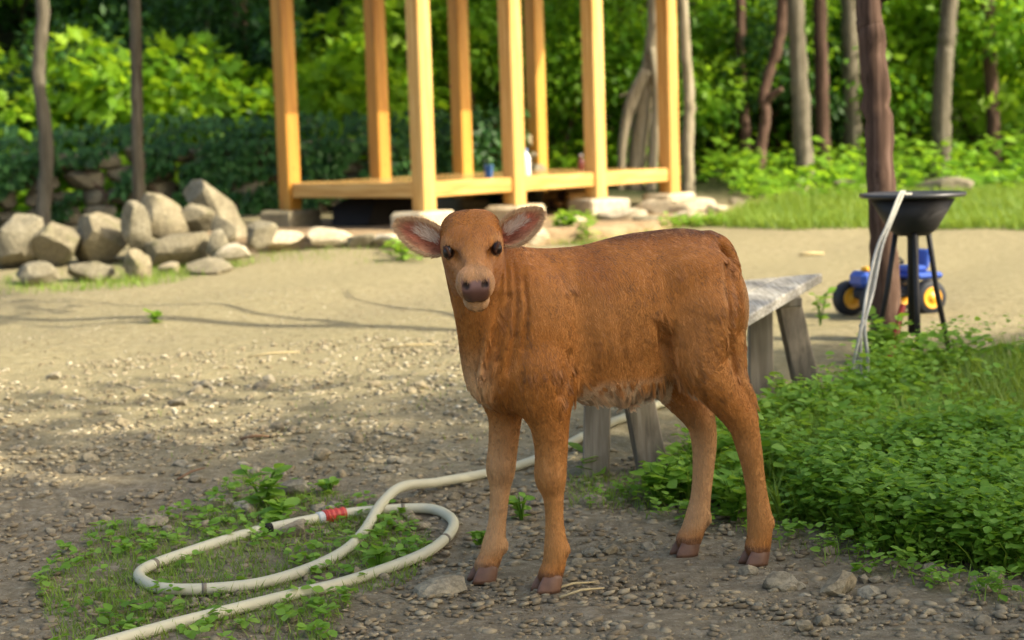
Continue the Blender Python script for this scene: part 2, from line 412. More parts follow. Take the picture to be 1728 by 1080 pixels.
CO = Vector((.2375, 4.08, 0.0)); cf = Vector((-.499, -.193, 0)).normalized()
CALF_RZ = math.atan2(cf.y, cf.x)
CM = Matrix.Translation(CO) @ Matrix.Rotation(CALF_RZ, 4, 'Z'); CMI = CM.inverted()
def rotx(pitch):   # rotates the x-z plane (for slanted ellipsoids)
    c, s = math.cos(pitch), math.sin(pitch); return [[c, 0, s], [0, 1, 0], [-s, 0, c]]

fd = Field((-.40, -.17, .015), (.56, .40, .95), .004)
E_, C_ = fd.ell, fd.cone
# trunk
E_((.05, 0, .592), (.27, .112, .162), .03)
E_((-.06, 0, .640), (.20, .100, .142), .04)
E_((-.175, 0, .645), (.118, .098, .138), .04)
E_((.255, 0, .535), (.100, .090, .135), .05)
E_((.185, 0, .690), (.110, .046, .066), .05)
fd.chain(dense([(.20, 0, .728, .022), (.10, 0, .734, .022), (.02, 0, .744, .022), (-.06, 0, .760, .022), (-.15, 0, .768, .021), (-.24, 0, .764, .019)]), .04)          # spine and tail head
E_((0.0, 0, .462), (.13, .070, .055), .05)                       # belly
C_((.015, 0, .440), (-.02, 0, .412), .022, .014, .03)            # sheath
for sg, fx in ((1, 0.0), (-1, .03)):                             # shoulders
    E_((.205 + fx, sg * .072, .575), (.068, .042, .150), .05, rotx(-.22))
    E_((.225 + fx, sg * .074, .475), (.060, .046, .085), .04)
for sg, fx in ((1, 0.0), (-1, .02)):                             # haunches
    E_((-.205 + fx, sg * .066, .600), (.105, .046, .135), .05, rotx(.12))
    E_((-.15 + fx, sg * .068, .70), (.05, .030, .035), .05)
C_((-.095, .085, .55), (-.105, .09, .48), .012, .008, .05, True)  # flank hollow
C_((.13, .118, .66), (.125, .118, .50), .010, .010, .05, True)    # hollow behind the shoulder
# legs: x, y, z, radius
LEGS = {
    'fn': [(.222, .074, .50, .058), (.206, .077, .425, .050), (.200, .077, .335, .0375), (.203, .077, .262, .0335), (.198, .077, .215, .0230), (.197, .077, .16, .0198), (.196, .077, .10, .0255), (.201, .077, .062, .0255), (.211, .077, .035, .0275)],
    'ff': [(.252, -.074, .50, .058), (.248, -.077, .43, .047), (.251, -.077, .36, .036), (.263, -.077, .264, .0315), (.268, -.077, .209, .0228), (.277, -.077, .137, .0200), (.287, -.077, .087, .0255), (.297, -.077, .055, .0258), (.308, -.077, .034, .0275)],
    'hn': [(-.195, .070, .60, .080), (-.170, .076, .50, .064), (-.222, .079, .425, .047), (-.280, .080, .345, .0350), (-.300, .080, .28, .0290), (-.311, .079, .224, .0245), (-.319, .079, .168, .0240), (-.326, .079, .105, .0290), (-.324, .079, .065, .0285), (-.319, .079, .038, .0300)],
    'hf': [(-.165, -.070, .60, .080), (-.115, -.076, .50, .064), (-.180, -.079, .42, .048), (-.250, -.080, .335, .0360), (-.264, -.080, .285, .0310), (-.263, -.079, .23, .0265), (-.254, -.079, .15, .0235), (-.243, -.079, .095, .0275), (-.228, -.079, .055, .0280), (-.216, -.079, .034, .0300)]}
for kq, ch in LEGS.items():
    fd.chain(dense(ch), .03)
for sg, fx, fz in ((1, 0, 0), (-1, .035, -.01)):                  # heel cord and hock point
    fd.chain([(-.262 + fx, sg * .072, .53 + fz, .030), (-.268 + fx, sg * .076, .46 + fz, .020), (-.305 + fx, sg * .080, .398 + fz, .0145), (-.303 + fx, sg * .080, .345 + fz, .016)], .016)
for p in ((.206, .077, .262), (.266, -.077, .262)): E_(p, (.024, .031, .032), .02)   # knees
for p in ((-.345, .079, .098), (-.262, -.079, .088), (.178, .077, .092), (.268, -.077, .078)): E_(p, (.013, .018, .013), .015)  # dewclaws
# tail
TAIL = [(-.250, 0, .768, .020), (-.284, .004, .750, .0185), (-.305, .010, .70, .0165), (-.312, .016, .62, .0150), (-.314, .020, .53, .0135), (-.315, .024, .47, .012), (-.316, .026, .425, .009)]
fd.chain(dense(TAIL), .012)
# neck and head -----------------------------------------------------------------------------
PITCHH = R(31)
HO = CMI @ atY(797, 420, 3.83)
hn = (CM.to_3x3().inverted() @ Vector((.03, -1, 0))).normalized(); hs = Vector((0, 0, 1)).cross(hn) ; hs = hs.normalized()
hv = Vector((0, 0, 1)); tilt = R(2.5)
hs, hv = hs * math.cos(tilt) + hv * math.sin(tilt), hv * math.cos(tilt) - hs * math.sin(tilt)
ha = hn * math.cos(PITCHH) - hv * math.sin(PITCHH); hd = hn * math.sin(PITCHH) + hv * math.cos(PITCHH)
HR = [list(ha), list(hd), list(hs)]
def hp(a, d, s): return tuple(HO + ha * a + hd * d + hs * s)
def HE(a, d, s, ra, rd, rs, k=.02, cut=False): E_(hp(a, d, s), (ra, rd, rs), k, HR, cut)
# neck
C_((.245, .0, .60), (.335, .020, .73), .086, .062, .05)
C_((.30, .005, .50), (.355, .030, .66), .066, .046, .05)
C_((.22, 0, .70), (.33, .012, .775), .048, .052, .05)
C_((.335, .02, .73), hp(-.06, -.03, 0), .066, .058, .04)
for i, (x0, y0) in enumerate(((.292, .078), (.262, .084), (.325, .072))):   # loose skin folds of the turned neck
    fd.chain([(x0 - .02, y0 - .01, .735, .007), (x0, y0 + .004, .66, .009), (x0 + .018, y0 + .006, .58, .009), (x0 + .035, y0 - .008, .50, .006)], .008)
# head
for sg in (1, -1):
    HE(-.050, -.010, sg * .026, .058, .056, .041, .02)
HE(-.076, .008, 0, .032, .030, .054, .03)
HE(-.006, -.016, 0, .046, .048, .060, .02)
C_(hp(.0, -.014, 0), hp(.105, -.014, 0), .050, .030, .03)
for sg in (1, -1):
    HE(-.026, -.058, sg * .028, .050, .046, .028, .03)
    HE(-.018, .008, sg * .046, .020, .016, .014, .02)             # brow
    HE(.118, -.002, sg * .018, .026, .025, .019, .015)            # nostril wings
C_(hp(-.02, -.062, 0), hp(.095, -.056, 0), .044, .024, .03)
HE(.112, -.016, 0, .034, .034, .035, .02)
HE(.100, -.066, 0, .030, .018, .025, .014)
for sg in (1, -1):
    HE(.147, .006, sg * .0205, .014, .0085, .0055, .006, True)    # nostrils
    C_(hp(.134, -.044, 0), hp(.080, -.040, sg * .038), .0028, .0028, .005, True)   # mouth line
    C_(hp(.02, .004, sg * .036), hp(.070, .008, sg * .026), .006, .004, .02, True)
# loose skin folds where the neck turns: grooves that follow the surface
def surf(px, py):
    d = CM.to_3x3().inverted() @ ray(px, py); o = CMI @ Vector((0, 0, EYE)); t = 3.4
    while t < 4.6:
        p = o + d * t; ix = [int(round((p[q] - fd.lo[q]) / fd.h)) for q in range(3)]
        if all(0 <= ix[q] < fd.F.shape[q] for q in range(3)) and fd.F[tuple(ix)] < 0: return tuple(p)
        t += .002
    return tuple(o + d * 4.0)
for ln_, rad_ in (([(858, 448), (858, 500), (852, 550), (838, 610)], .0060), ([(868, 446), (872, 510), (868, 570), (858, 630)], .0050), ([(842, 500), (836, 560), (818, 620)], .0055), ([(848, 470), (848, 530), (836, 585)], .0050), ([(884, 470), (890, 530), (884, 590)], .0040)):
    q_ = [surf(*c) for c in ln_]
    for a_, b_ in zip(q_, q_[1:]): C_(a_, b_, rad_, rad_ * .8, .008, True)
q_ = [surf(*c) for c in [(962, 600), (955, 640), (945, 665)]]
for a_, b_ in zip(q_, q_[1:]): C_(a_, b_, .006, .006, .015, True)        # crease behind the elbow
TG = [surf(*c) for c in [(1216, 422), (1226, 450), (1230, 500), (1231, 550), (1236, 600), (1240, 630)]]
for a_, b_ in zip(TG, TG[1:]): C_(a_, b_, .0060, .0065, .006, True)      # gap between tail and buttock
q_ = [surf(*c) for c in [(1112, 540), (1118, 585), (1135, 625)]]
for a_, b_ in zip(q_, q_[1:]): C_(a_, b_, .008, .006, .02, True)         # flank crease
V, Fc = surface_nets(fd.F, fd.lo, fd.h)
# a little smoothing
def smooth(V, F, it, lam=.5):
    e = np.concatenate([F[:, [0, 1]], F[:, [1, 2]], F[:, [2, 3]], F[:, [3, 0]]]); n = len(V)
    for _ in range(it):
        acc = np.zeros((n, 3)); cnt = np.bincount(e.ravel(), minlength=n)
        for ax in range(3):
            acc[:, ax] = np.bincount(e[:, 0], V[e[:, 1], ax], n) + np.bincount(e[:, 1], V[e[:, 0], ax], n)
        V = V + lam * (acc / np.maximum(cnt, 1)[:, None] - V)
    return V
V = smooth(V, Fc, 2)
def vnoise(P, f, seed=0):
    r = rng(seed); out = np.zeros(len(P))
    for i in range(5):
        a = r.normal(size=3) * f; b = r.normal(size=3) * f
        out += np.sin(P @ a + r.uniform(0, 6) + 1.5 * np.sin(P @ b + r.uniform(0, 6)))
    return out / 5
def sstep(a, b, x): t = np.clip((x - a) / (b - a), 0, 1); return t * t * (3 - 2 * t)
Ho = np.array(HO); HA, HD, HS = np.array(ha), np.array(hd), np.array(hs)
def calf_color(P):
    q = P - Ho; a, d, s = q @ HA, q @ HD, q @ HS
    onhead = ((a > -.15) & (np.abs(s) < .1) & (d > -.12) & (P[:, 1] > .03)).astype(float) * sstep(-.15, -.05, a)
    x, y, z = P.T
    base = np.array((.330, .122, .022)); dark = np.array((.22, .070, .012)); pale = np.array((.58, .36, .18)); tan = np.array((.42, .20, .062)); cream = np.array((.66, .50, .32))
    c = np.tile(base, (len(P), 1))
    def mixc(c, t, col): t = np.clip(t, 0, 1)[:, None]; return c * (1 - t) + col * t
    c = mixc(c, .55 * sstep(.2, .9, vnoise(P, 14, 2)) , dark); c = mixc(c, .35 * sstep(.1, .8, vnoise(P, 9, 5)), tan)
    body = 1 - onhead
    c = mixc(c, body * .65 * sstep(.73, .80, z) * (x < .2), dark)
    c = mixc(c, body * .75 * sstep(.768, .785, z) * (x < .02) * sstep(.05, .02, np.abs(y)), dark * .45)
    leg = body * sstep(.44, .22, z)
    c = mixc(c, leg * .75, tan)
    inner = sstep(.02, -.03, np.where(y > 0, y - .052, -y - .052 - .0)) * 0
    c = mixc(c, leg * .55 * sstep(.0, -.05, y), pale)
    c = mixc(c, leg * sstep(.085, .05, z) * .6, base); c = mixc(c, leg * sstep(.052, .040, z) * .8, np.array((.10, .04, .018)))
    c = mixc(c, body * .85 * sstep(.475, .425, z) * sstep(.30, .36, z) * (np.abs(y) < .085) * (x < .19) * (x > -.16), cream)
    c = mixc(c, body * .9 * sstep(.58, .46, z) * sstep(.315, .36, x + .0 * y), pale)
    c = mixc(c, body * .8 * sstep(-.27, -.31, x) * sstep(.40, .5, z) * sstep(.74, .66, z) * sstep(.03, .05, np.abs(y)), pale)
    for a_, b_ in zip(TG, TG[1:]):
        for t_ in (0, .25, .5, .75):
            w_ = np.array(a_) * (1 - t_) + np.array(b_) * t_ + np.array((.011, 0, 0)); dd = np.sqrt(((P - w_) ** 2).sum(1)); c = mixc(c, .16 * sstep(.015, .004, dd), pale)  # sunlit rim beside the tail, painted into the coat colour
    # head
    c = mixc(c, onhead * .5 * sstep(.0, .06, a) * sstep(-.04, .0, d), tan)
    c = mixc(c, onhead * .42 * sstep(.06, .12, a) , pale * .9)
    c = mixc(c, onhead * .5 * sstep(.05, .09, a) * sstep(-.040, -.056, d), pale)
    nose = sstep(.120, .128, a + .012 * sstep(-.01, -.04, d)) * sstep(-.046, -.040, d) * sstep(.018, .011, d) * sstep(.033, .027, np.abs(s) + .25 * np.maximum(0, -.012 - d))
    c = mixc(c, nose, np.array((.13, .062, .045)))
    c = mixc(c, nose * sstep(-.012, .008, d) * .8, np.array((.25, .145, .125)))  # lit upper pad painted over the darker, shaded lower part
    for sg in (1, -1):
        for (na, nd, ns, rr) in ((.143, .006, sg * .0205, .0105),):
            dd = np.sqrt((a - na) ** 2 + (d - nd) ** 2 + (s - ns) ** 2); c = mixc(c, sstep(rr, rr * .7, dd), np.array((.03, .015, .012)))
        dd = np.sqrt(((a - .014) / 1.3) ** 2 + (d - .006) ** 2 + (s - sg * .054) ** 2)
        c = mixc(c, sstep(.034, .026, dd) * sstep(.012, .002, a) * onhead * .6, tan); c = mixc(c, sstep(.0175, .0135, dd) * onhead, np.array((.05, .025, .012)))
        dd = np.sqrt((a - .036) ** 2 + (d - .014) ** 2 + (s - sg * .034) ** 2)
        c = mixc(c, .4 * sstep(.020, .008, dd) * onhead, dark * .6)
    md = np.abs(d + .043); c = mixc(c, onhead * sstep(.006, .003, md) * sstep(.09, .12, a), np.array((.07, .03, .015)))
    return c, onhead, leg, nose
colr, onhead, leg, nosem = calf_color(V)
kk = NT('calf_hide'); ca = kk.n('ShaderNodeAttribute', attribute_name='Col').outputs['Color']
na = kk.n('ShaderNodeAttribute', attribute_name='nose').outputs['Fac']
kk.l(ca, kk.b.inputs['Base Color']); kk.l(kk.ramp(na, [(0, (.75, .75, .75)), (1, (.45, .45, .45))]), kk.b.inputs['Roughness'])
obv = kk.coord(); kk.bump(kk.noise(90, 4, .6, kk.mapping(obv, (1.2, 1.2, .25))), .12, .003)
kk.b.inputs['Specular IOR Level'].default_value = .25; M['hide'] = kk.m
kk = NT('calf_fur'); kk.l(kk.n('ShaderNodeAttribute', attribute_name='Col').outputs['Color'], kk.b.inputs['Base Color']); M['fur'] = kk.done(.42, .45)
kk.b.inputs['Sheen Weight'].default_value = .0
calf = empty('calf', CO, CALF_RZ)
tag(calf, 'reddish brown calf standing on the gravel with its head turned to face the viewer', 'calf')
body = link('body', npmesh('body', V, Fc, True, {'Col': colr, 'nose': nosem}), calf, M['hide'])
# fur -----------------------------------------------------------------------------------------
def make_fur(V, Fc, count, seed):
    r = rng(seed)
    tri = np.concatenate([Fc[:, [0, 1, 2]], Fc[:, [0, 2, 3]]]); A, B, Cc = V[tri[:, 0]], V[tri[:, 1]], V[tri[:, 2]]
    nr = np.cross(B - A, Cc - A); ar = np.linalg.norm(nr, axis=1); nr = unit(nr)
    pk = r.choice(len(tri), count, p=ar / ar.sum()); u, v = r.random(count), r.random(count); m = u + v > 1; u[m], v[m] = 1 - u[m], 1 - v[m]
    P = A[pk] + u[:, None] * (B[pk] - A[pk]) + v[:, None] * (Cc[pk] - A[pk])
    # smooth normals
    vn = np.zeros_like(V)
    for i in range(3):
        for ax in range(3): vn[:, ax] += np.bincount(tri[:, i], nr[:, ax] * ar, len(V))
    vn = unit(vn); N = unit(vn[tri[pk, 0]] * (1 - u - v)[:, None] + vn[tri[pk, 1]] * u[:, None] + vn[tri[pk, 2]] * v[:, None])
    col, oh, lg, ns = calf_color(P)
    x, y, z = P.T
    q = P - Ho; a, d, s = q @ HA, q @ HD, q @ HS
    D = np.zeros_like(P); D[:, 0] = -.38; D[:, 2] = -.92
    top = sstep(.70, .76, z) * (1 - oh); D[:, 0] -= top * .8
    hind = sstep(-.10, -.2, x) * (1 - lg); D[:, 0] -= hind * .35
    neckf = sstep(.22, .30, x) * (1 - oh); D[:, 0] = D[:, 0] * (1 - neckf) + .05 * neckf
    legd = np.zeros_like(P); legd[:, 2] = -1; legd[:, 0] = -.1
    D = D * (1 - lg[:, None]) + legd * lg[:, None]
    face = HA[None] * np.where(a > -.03, .9, -.5)[:, None] + HS[None] * np.sign(s)[:, None] * .45
    D = D * (1 - oh[:, None]) + face * oh[:, None]
    wob = np.stack([vnoise(P, 28, 11), vnoise(P, 28, 12), vnoise(P, 28, 13)], 1) * .30+ np.stack([vnoise(P, 60, 14), vnoise(P, 60, 15), vnoise(P, 60, 16)], 1) * .10
    D = D + wob * (1 - .5 * oh[:, None] - .6 * lg[:, None] * (1 - oh[:, None])) + r.normal(size=P.shape) * .07
    T = unit(D - (D * N).sum(1, keepdims=True) * N)
    ln = np.full(count, .030); ln = ln * (1 - .35 * hind) * (1 - .62 * lg); ln = ln * (1 - .74 * oh)
    ln *= 1 + .55 * sstep(.50, .44, z) * (1 - lg * .8) * (np.abs(y) < .1) * (x < .18) * (1 - oh)
    tailm = ((x < -.318) & (np.abs(y - .015) < .028) & (z < .75)); ln = np.where(tailm, .016 + .05 * sstep(.50, .42, z), ln)
    ln = np.where((oh > .5) & (a < -.07) & (d > -.01), .017, ln)
    ln *= r.uniform(.65, 1.25, count) * (1 + .35 * vnoise(P, 60, 21))
    keep = (ns < .3) & (z > .038)
    for sg in (1, -1): keep &= (np.sqrt((a - .014) ** 2 + (d - .006) ** 2 + (s - sg * .052) ** 2) > .0185)
    keep &= ~((oh > .5) & (a > .10) & (np.abs(d + .043) < .005))
    P, N, T, ln, col, oh = P[keep], N[keep], T[keep], ln[keep], col[keep], oh[keep]; n = len(P)
    lift = .13 + .09 * r.random(n)
    K = 4; pts = np.zeros((n, K, 3))
    for i in range(K):
        t = i / (K - 1)
        pts[:, i] = P - N * .0008 + (T * t + N * (lift * (t - .55 * t * t))[:, None]) * ln[:, None]
        pts[:, i, 2] -= (.14 * t * t) * ln
    # strands gather into locks
    from mathutils import kdtree
    nc = 5200; ci = r.choice(n, nc, replace=False); kd = kdtree.KDTree(nc)
    for q_, c_ in enumerate(ci): kd.insert(Vector(P[c_]), q_)
    kd.balance(); near_ = np.array([ci[kd.find(Vector(p_))[1]] for p_ in P])
    loc_amt = .75 * (1 - .5 * oh) * np.clip((ln - .008) / .012, 0, 1)
    for i in range(1, K):
        w_ = (loc_amt * (i / (K - 1)))[:, None]; pts[:, i] = pts[:, i] * (1 - w_) + (pts[near_, i] + (P - P[near_]) * .12) * w_
    lockt = np.clip(r.normal(size=n), -1.6, 1.6)[near_]
    streak = .35 * lockt + .5 * vnoise(P * np.array((1.6, 1.6, .14)), 110, 31) + .5 * vnoise(P * np.array((1.6, 1.6, .12)), 300, 32)
    col = col * (1 + .42 * streak * (1 - .6 * oh) * (1 - .5 * np.clip((.38 - P[:, 2]) / .1, 0, 1)) + .10 * r.normal(size=n))[:, None]  # random coat tone, plus lock shadows put into the strand colour
    hl = sstep(.25, .8, streak)[:, None] * (1 - .5 * oh)[:, None]
    col = np.clip(col * (1 - .22 * hl) + .22 * hl * np.array((.62, .34, .14)), .01, .9)
    hc = bpy.data.hair_curves.new('fur'); hc.add_curves([K] * n)
    hc.position_data.foreach_set('vector', pts.astype(np.float32).ravel())
    ra = hc.attributes.get('radius') or hc.attributes.new('radius', 'FLOAT', 'POINT')
    rr = np.tile(np.array((.00060, .00055, .00042, .00010), np.float32), n); ra.data.foreach_set('value', rr)
    at = hc.attributes.new('Col', 'FLOAT_COLOR', 'CURVE'); at.data.foreach_set('color', np.concatenate([col, np.ones((n, 1))], 1).astype(np.float32).ravel())
    return hc
fur = link('fur', make_fur(V, Fc, 120000, 5), body, M['fur'])
# eyes ----------------------------------------------------------------------------------------
kk = NT('eye_gloss'); kk.b.inputs['Base Color'].default_value = (.012, .006, .004, 1); M['eye'] = kk.done(.28, .4)
for sg in (1, -1):
    bm = bmesh.new(); bmesh.ops.create_uvsphere(bm, u_segments=24, v_segments=16, radius=.0118)
    me = bpy.data.meshes.new('eye'); bm.to_mesh(me); bm.free()
    for f in me.polygons: f.use_smooth = True
    o = link('eye', me, calf, M['eye']); o.location = hp(.014, .006, sg * .0520); o.scale = (1, 1, 1.15)
    up, lo_ = [], []
    c = Vector(hp(.014, .006, sg * .0520))
    out = (hs * sg * .8 + hd * .35 + ha * .45).normalized(); al = (ha - out * ha.dot(out)).normalized(); ac = out.cross(al)
    if ac.dot(hd) < 0: ac = -ac
    for t in np.linspace(-1, 1, 9): up.append(c + al * t * .0128 + ac * (.0086 * (1 - t * t)) + out * (.0080 - .006 * t * t))
    for t in np.linspace(-1, 1, 9): lo_.append(c + al * t * .0128 - ac * (.0084 * (1 - t * t)) + out * (.0070 - .006 * t * t))
    for ring, rd in ((up, .0032), (lo_, .0022)):
        link('eyelid', tube('eyelid', ring, rd, 8), o, M['lid'] if 'lid' in M else M.setdefault('lid', plain('lid_skin', (.07, .03, .015), .7, .2))).matrix_parent_inverse = Matrix.Translation(-o.location)
# ears ----------------------------------------------------------------------------------------
kk = NT('ear_skin'); kk.l(kk.n('ShaderNodeAttribute', attribute_name='Col').outputs['Color'], kk.b.inputs['Base Color']); M['ear'] = kk.done(.75, .2)
kk.b.inputs['Subsurface Weight'].default_value = .15; kk.b.inputs['Subsurface Radius'].default_value = (.02, .008, .004)
def ear(sg, base, tip, lenw):
    b = CMI @ base; t = CMI @ tip; e = (t - b); L = e.length; e.normalize()
    nf = hn + hv * .10 - hs * sg * .12; nf = (nf - e * nf.dot(e)).normalized(); w = nf.cross(e)
    if w.z < 0: w = -w
    nu, nv = 26, 17; Vs = []; cs = []; r = rng(7 if sg > 0 else 8)
    for side in (0, 1):
        for i in range(nu):
            u = i / (nu - 1); hw = lenw * (max(0, math.sin(math.pi * min(1, (u * .93 + .07)) ** .82)) ** .62) * (1 - .10 * u) + .003
            for j in range(nv):
                v = -1 + 2 * j / (nv - 1)
                depth = (1 - u * .65) * (.62 * (v * v) - .62) * hw * .85
                p = b + e * (L * u) + w * (hw * v) + nf * (depth + .010 * math.sin(u * 3) - .012 * u * u)
                if side: p = p - nf * (.0052 * (1 - v * v) ** .5 * min(1, (1 - u) * 8) + .0006)
                Vs.append(tuple(p))
                if side: col = (.38, .16, .055)
                else:
                    rim = abs(v) ** 3; tipm = max(0, (u - .8) / .2)
                    col = np.array((.40, .135, .075)) * (1 - .25 * math.sin(9 * v + 3 * u))
                    pal = max(0, 1 - ((u - .38) / .26) ** 2 - ((v - .30) / .40) ** 2); col = col * (1 - pal) + np.array((.62, .47, .36)) * pal
                    dk = max(0, 1 - ((u - .28) / .26) ** 2 - ((v + .28) / .38) ** 2); col = col * (1 - .65 * dk) + np.array((.13, .04, .02)) * .65 * dk
                    m = min(1, rim + tipm); col = col * (1 - m) + np.array((.50, .29, .14)) * m
                cs.append(tuple(col))
    Fs = []
    for side in (0, 1):
        o = side * nu * nv
        for i in range(nu - 1):
            for j in range(nv - 1):
                q = (o + i * nv + j, o + (i + 1) * nv + j, o + (i + 1) * nv + j + 1, o + i * nv + j + 1); Fs.append(q if side else q[::-1])
    o2 = nu * nv
    for i in range(nu - 1):
        for j in (0, nv - 1):
            q = (i * nv + j, (i + 1) * nv + j, o2 + (i + 1) * nv + j, o2 + i * nv + j); Fs.append(q)
    for j in range(nv - 1):
        Fs.append(((nu - 1) * nv + j, (nu - 1) * nv + j + 1, o2 + (nu - 1) * nv + j + 1, o2 + (nu - 1) * nv + j))
    Vs = np.array(Vs); cs = np.array(cs, float)
    eo = link('ear', npmesh('ear', Vs, Fs, True, {'Col': cs}), calf, M['ear'])
    # fringe and inner hair
    n = 5200; ii = r.integers(0, nu, n); jj = r.integers(0, nv, n); sd = r.integers(0, 2, n)
    rimp = r.random(n) < .38; jj = np.where(rimp, np.where(r.random(n) < .5, 0, nv - 1), jj)
    tipp = r.random(n) < .10; ii = np.where(tipp, nu - 1, ii)
    id_ = sd * nu * nv + ii * nv + jj; P = Vs[id_] + r.normal(size=(n, 3)) * .0016
    e_, w_, n_ = np.array(e), np.array(w), np.array(nf); vv = (-1 + 2 * jj / (nv - 1))[:, None]
    D = e_ * .8 + w_ * vv * .75 + np.where(sd[:, None] == 0, n_, -n_) * .35 + r.normal(size=(n, 3)) * .18
    ln = r.uniform(.006, .013, n) * np.where(rimp | tipp, 1.0, .8); pal = ((sd == 0) & (np.abs(ii / nu - .36) < .22) & (vv[:, 0] > -.1) & (vv[:, 0] < .75)); ln = np.where(pal, ln * 2.1, ln)
    D = unit(D); pts = np.stack([P + D * (ln * t)[:, None] for t in (0, .33, .66, 1)], 1); pts[:, 3, 2] -= ln * .12
    col = cs[id_] * r.uniform(.8, 1.25, n)[:, None]; col = np.where(pal[:, None], np.array((.68, .56, .44)) * r.uniform(.8, 1.1, n)[:, None], col); col = np.where((rimp | tipp)[:, None], np.array((.58, .38, .20)) * r.uniform(.75, 1.2, n)[:, None], col)
    hc = bpy.data.hair_curves.new('fur'); hc.add_curves([4] * n); hc.position_data.foreach_set('vector', pts.astype(np.float32).ravel())
    ra = hc.attributes.get('radius') or hc.attributes.new('radius', 'FLOAT', 'POINT'); ra.data.foreach_set('value', np.tile(np.array((.0004, .00036, .00026, .0001), np.float32), n))
    at = hc.attributes.new('Col', 'FLOAT_COLOR', 'CURVE'); at.data.foreach_set('color', np.concatenate([np.clip(col, 0, .9), np.ones((n, 1))], 1).astype(np.float32).ravel())
    link('fur', hc, eo, M['fur'])
ear(-1, atY(750, 418, 3.87), atY(671, 377, 3.875), .030)
ear(1, atY(846, 404, 3.87), atY(912, 358, 3.875), .029)
# hooves --------------------------------------------------------------------------------------
M['hoof'] = plain('hoof_horn', (.15, .075, .042), .5, .4, 0, .45, 60)
for kq, ch in LEGS.items():
    x, y, z, rr = ch[-1]
    Vs, Fs = [], []
    for sg in (1, -1):
        o = len(Vs); n = 16
        rows = ((.044, -.004, .018, .0140, 0), (.036, 0.0, .0245, .0165, 0), (.024, .005, .0275, .0172, .0), (.010, .010, .0300, .0176, 0), (.0015, .012, .0300, .0172, 0))
        for (hz, dx, ax, ay, _) in rows:
            for j in range(n):
                a = 2 * math.pi * j / n; ca, sa = math.cos(a), math.sin(a)
                px = ca * ax * (1.0 if ca < 0 else 1.12 - .12 * abs(sa)); py = sa * ay * (1 - .28 * max(0, ca))
                Vs.append((x + dx + px * .92, y + sg * (.0145 + .004 * (.05 - hz) / .05) + py * .82, hz - .001 - (.008 * max(0, -ca) if hz > .02 else 0)))
        for i in range(len(rows) - 1):
            for j in range(n):
                q = (j + 1) % n; Fs.append((o + i * n + j, o + (i + 1) * n + j, o + (i + 1) * n + q, o + i * n + q))
        Fs.append(tuple(o + j for j in range(n))); Fs.append(tuple(o + 4 * n + j for j in range(n - 1, -1, -1)))
    me = bpy.data.meshes.new('hoof'); me.from_pydata(Vs, [], Fs); me.update()
    for f in me.polygons: f.use_smooth = len(f.vertices) == 4
    link('hoof', me, calf, M['hoof'])

# ------------------------------------------------------------------ pavilion
PA = Vector((-.57, 12.10, 0)); BU = Vector((.6183, .6776, 0)); BV = Vector((-1.0232, .9337, 0))
pang = math.atan2(BU.y, BU.x); bay = BU.length; depth = BV.length
pav = empty('pavilion', (PA.x, PA.y, TZ), pang)
tag(pav, 'open timber pavilion with raised plank floor and square pine posts on stone pads', 'pavilion')
def ppt(kx, ky, z): return (kx * bay, ky * depth, z - TZ)
FL, PB, PT = .722, .515, 2.72
PS = .122
post_me = boxmesh('post', PS, PS, PT - PB, .007)
post_v = boxmesh('post', PS, PS, PT - PB, .007)
for ky in (0, 1):
    for kx in range(4):
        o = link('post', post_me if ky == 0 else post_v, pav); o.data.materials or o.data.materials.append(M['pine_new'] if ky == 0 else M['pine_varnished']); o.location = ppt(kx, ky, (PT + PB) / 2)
def beam(x0, y0, x1, y1, z, h=.105, w=.07, name='beam', mat='pine_beam'):
    L = math.hypot(x1 - x0, y1 - y0); o = link(name, boxmesh(name, L, w, h, .005), pav, M[mat])
    o.location = ((x0 + x1) / 2, (y0 + y1) / 2, z - TZ); o.rotation_euler.z = math.atan2(y1 - y0, x1 - x0); return o
M['pine_beam'] = wood_material('pine_beam', (.38, .18, .040), (.55, .32, .09), (.66, .44, .17), .5, .35, axis=0)
g_ = PS / 2 + .001
for ky in (0, 1):
    for kx in range(3):
        beam(kx * bay + g_, ky * depth, (kx + 1) * bay - g_, ky * depth, FL - .056)
        beam(kx * bay + g_, ky * depth, (kx + 1) * bay - g_, ky * depth, PT - .12, .13, .09, 'roof_beam')
for kx in (0, 3):
    beam(kx * bay, g_, kx * bay, depth - g_, FL - .056)
    beam(kx * bay, g_, kx * bay, depth - g_, PT - .12, .13, .09, 'roof_beam')
nb = 9; fw0 = depth - .08
for i in range(nb):
    y = .04 + fw0 * (i + .5) / nb
    o = link('floor_board', boxmesh('floor_board', bay * 3 - .08, fw0 / nb - .004, .028, .003), pav, M['pine_floor']); o.location = (bay * 1.5, y, FL - .018 - TZ)
# hipped roof over the posts, above the picture
bm = bmesh.new(); ov = .5; zb, zt = PT + .02 - TZ, PT + .62 - TZ
lo = [(-ov, -ov), (3 * bay + ov, -ov), (3 * bay + ov, depth + ov), (-ov, depth + ov)]; hi = [(.75, depth / 2), (3 * bay - .75, depth / 2)]
vb = [bm.verts.new((x, y, zb)) for x, y in lo]; vt = [bm.verts.new((x, y, zt)) for x, y in hi]; vu = [bm.verts.new((x, y, zb - .05)) for x, y in lo]
for f in ((vb[0], vb[1], vt[1], vt[0]), (vb[1], vb[2], vt[1]), (vb[2], vb[3], vt[0], vt[1]), (vb[3], vb[0], vt[0])): bm.faces.new(f)
for i in range(4): bm.faces.new((vu[i], vu[(i + 1) % 4], vb[(i + 1) % 4], vb[i]))
bm.faces.new(vu[::-1]); me = bpy.data.meshes.new('roof'); bm.to_mesh(me); bm.free()
